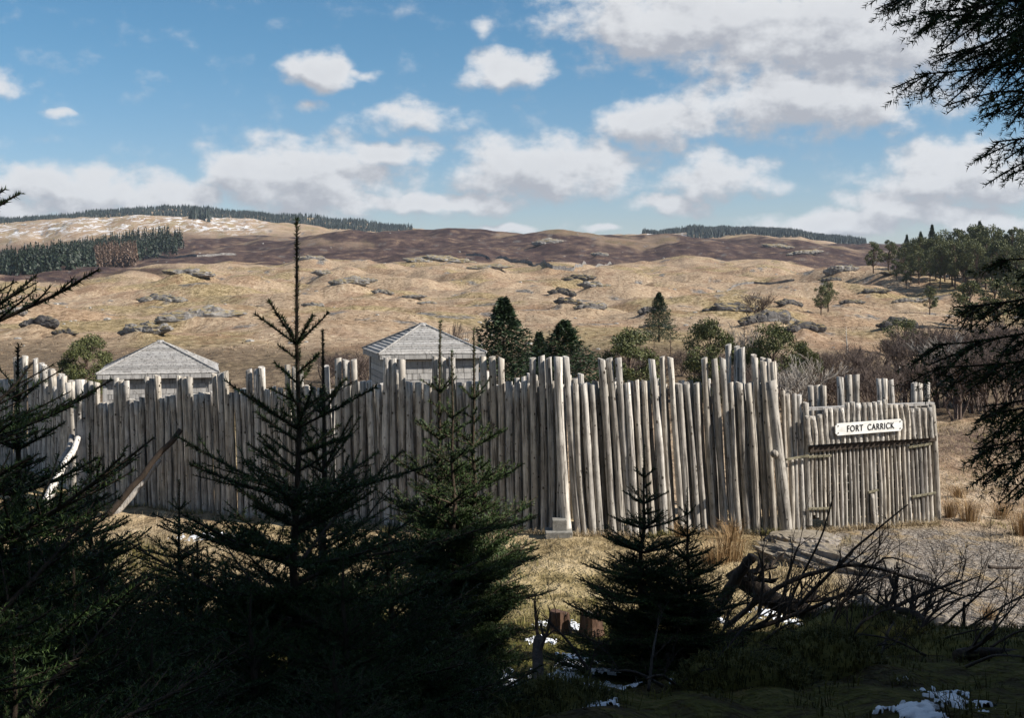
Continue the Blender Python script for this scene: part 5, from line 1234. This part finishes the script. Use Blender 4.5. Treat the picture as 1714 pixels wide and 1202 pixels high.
for k in range(26):
    u = rk.uniform(760, 1700); Y = rk.uniform(7.4, 11.5); p = onland(u, Y, .05); a = rk.uniform(0, 6.28); l = rk.uniform(.3, .8); e = p + Vector((math.cos(a) * l, math.sin(a) * l, rk.uniform(.0, .35)))
    stick('fallen_twig', [p, p.lerp(e, .5) + Vector((0, 0, .04)), e], .012, .005, D, 'thin dead stick lying on the shaded bank', 3, 70 + k, 'dead sticks on the bank', .2)

# ---------------------------------------------------------------- snow lying in the shade
SN = [(945, 1050, 16.6, .26, .34), (868, 1150, 10.6, .3, .9), (925, 1160, 10.3, .16, .7), (1012, 1142, 10.9, .26, .9), (960, 1120, 11, .12, .4), (905, 1075, 14, .12, .3), (985, 1175, 9.6, .09, .35), (985, 1105, 13.0, .2, .2), (770, 1115, 12.2, .06, .35), (1285, 1015, 14.0, .16, .3), (1330, 1043, 13.2, .14, .2), (1210, 1040, 13.4, .06, .2), (1140, 1045, 13.4, .07, .25),
      (1555, 1160, 8.0, .10, .5), (1528, 1192, 7.2, .10, .16), (1590, 1175, 7.8, .08, .35), (1545, 1138, 9.0, .08, .12), (715, 1180, 9.0, .05, .1), (350, 897, 26.5, .5, .5), (905, 1190, 9.2, .08, .2)]
Vs = []; Ts = []; off = 0; rg = np.random.default_rng(5)
for k, (u, v, Y, sx, sy) in enumerate(SN):
    sx *= 1.2; sy *= 1.2
    yv = np.linspace(max(4.0, Y - 5), Y + 6, 200); xv = (u - UC) / F * yv; zv = ground(xv, yv); j = np.argmin(np.abs(VH - zv / yv * F - v)); cx, cy = xv[j], yv[j]
    n = 46; gx_, gy_ = np.meshgrid(np.linspace(-1.6, 1.6, n), np.linspace(-1.6, 1.6, n)); X_ = cx + gx_ * sx; Y_ = cy + gy_ * sy
    f = 1 - np.sqrt(gx_ ** 2 + gy_ ** 2) + 1.35 * fbm(X_ * 8, Y_ * 5, 200 + k, 4, .65) + .18
    Z_ = ground(X_.ravel(), Y_.ravel()).reshape(n, n) - .03 + .05 * sm01(f, -.05, .5)
    ok = f > -.05; idx = -np.ones(n * n, dtype=int); fl_ = ok.ravel(); idx[fl_] = np.arange(fl_.sum()) + off; idx = idx.reshape(n, n)
    q = np.stack([idx[:-1, :-1], idx[:-1, 1:], idx[1:, 1:], idx[1:, :-1]], -1).reshape(-1, 4); q = q[(q >= 0).all(1)]
    Vs.append(np.stack([X_.ravel(), Y_.ravel(), Z_.ravel()], 1)[fl_]); Ts.append(q); off += fl_.sum()
tag(ob('snow', mesh_np('snow', np.concatenate(Vs), np.concatenate(Ts), [M_snow], None, True)), 'patches of old snow lying on the shaded bank', 'snow', kind='stuff')

# ---------------------------------------------------------------- clear air that greys the farthest hills a little
hz, nt, b = mat('thin_air'); nt.nodes.remove(b); pv = nd(nt, 'ShaderNodeVolumePrincipled'); pv.inputs['Color'].default_value = (.72, .84, 1, 1); pv.inputs['Density'].default_value = .00006; pv.inputs['Anisotropy'].default_value = .2
lk(nt, pv.outputs[0], nt.nodes['Material Output'].inputs['Volume'])
mb = MB(); zmin = float(min(v.co.z for v in land.data.vertices)) - 1; zmax = float(max(v.co.z for v in land.data.vertices)) + 25
xs = max(abs(v.co.x) for v in land.data.vertices) + 5
mb.box((0, 2980, (zmin + zmax) / 2), (2 * xs, 6080, zmax - zmin)); o = mb.build('haze', hz); tag(o, 'thin blue haze over the far hills', 'haze', kind='stuff')
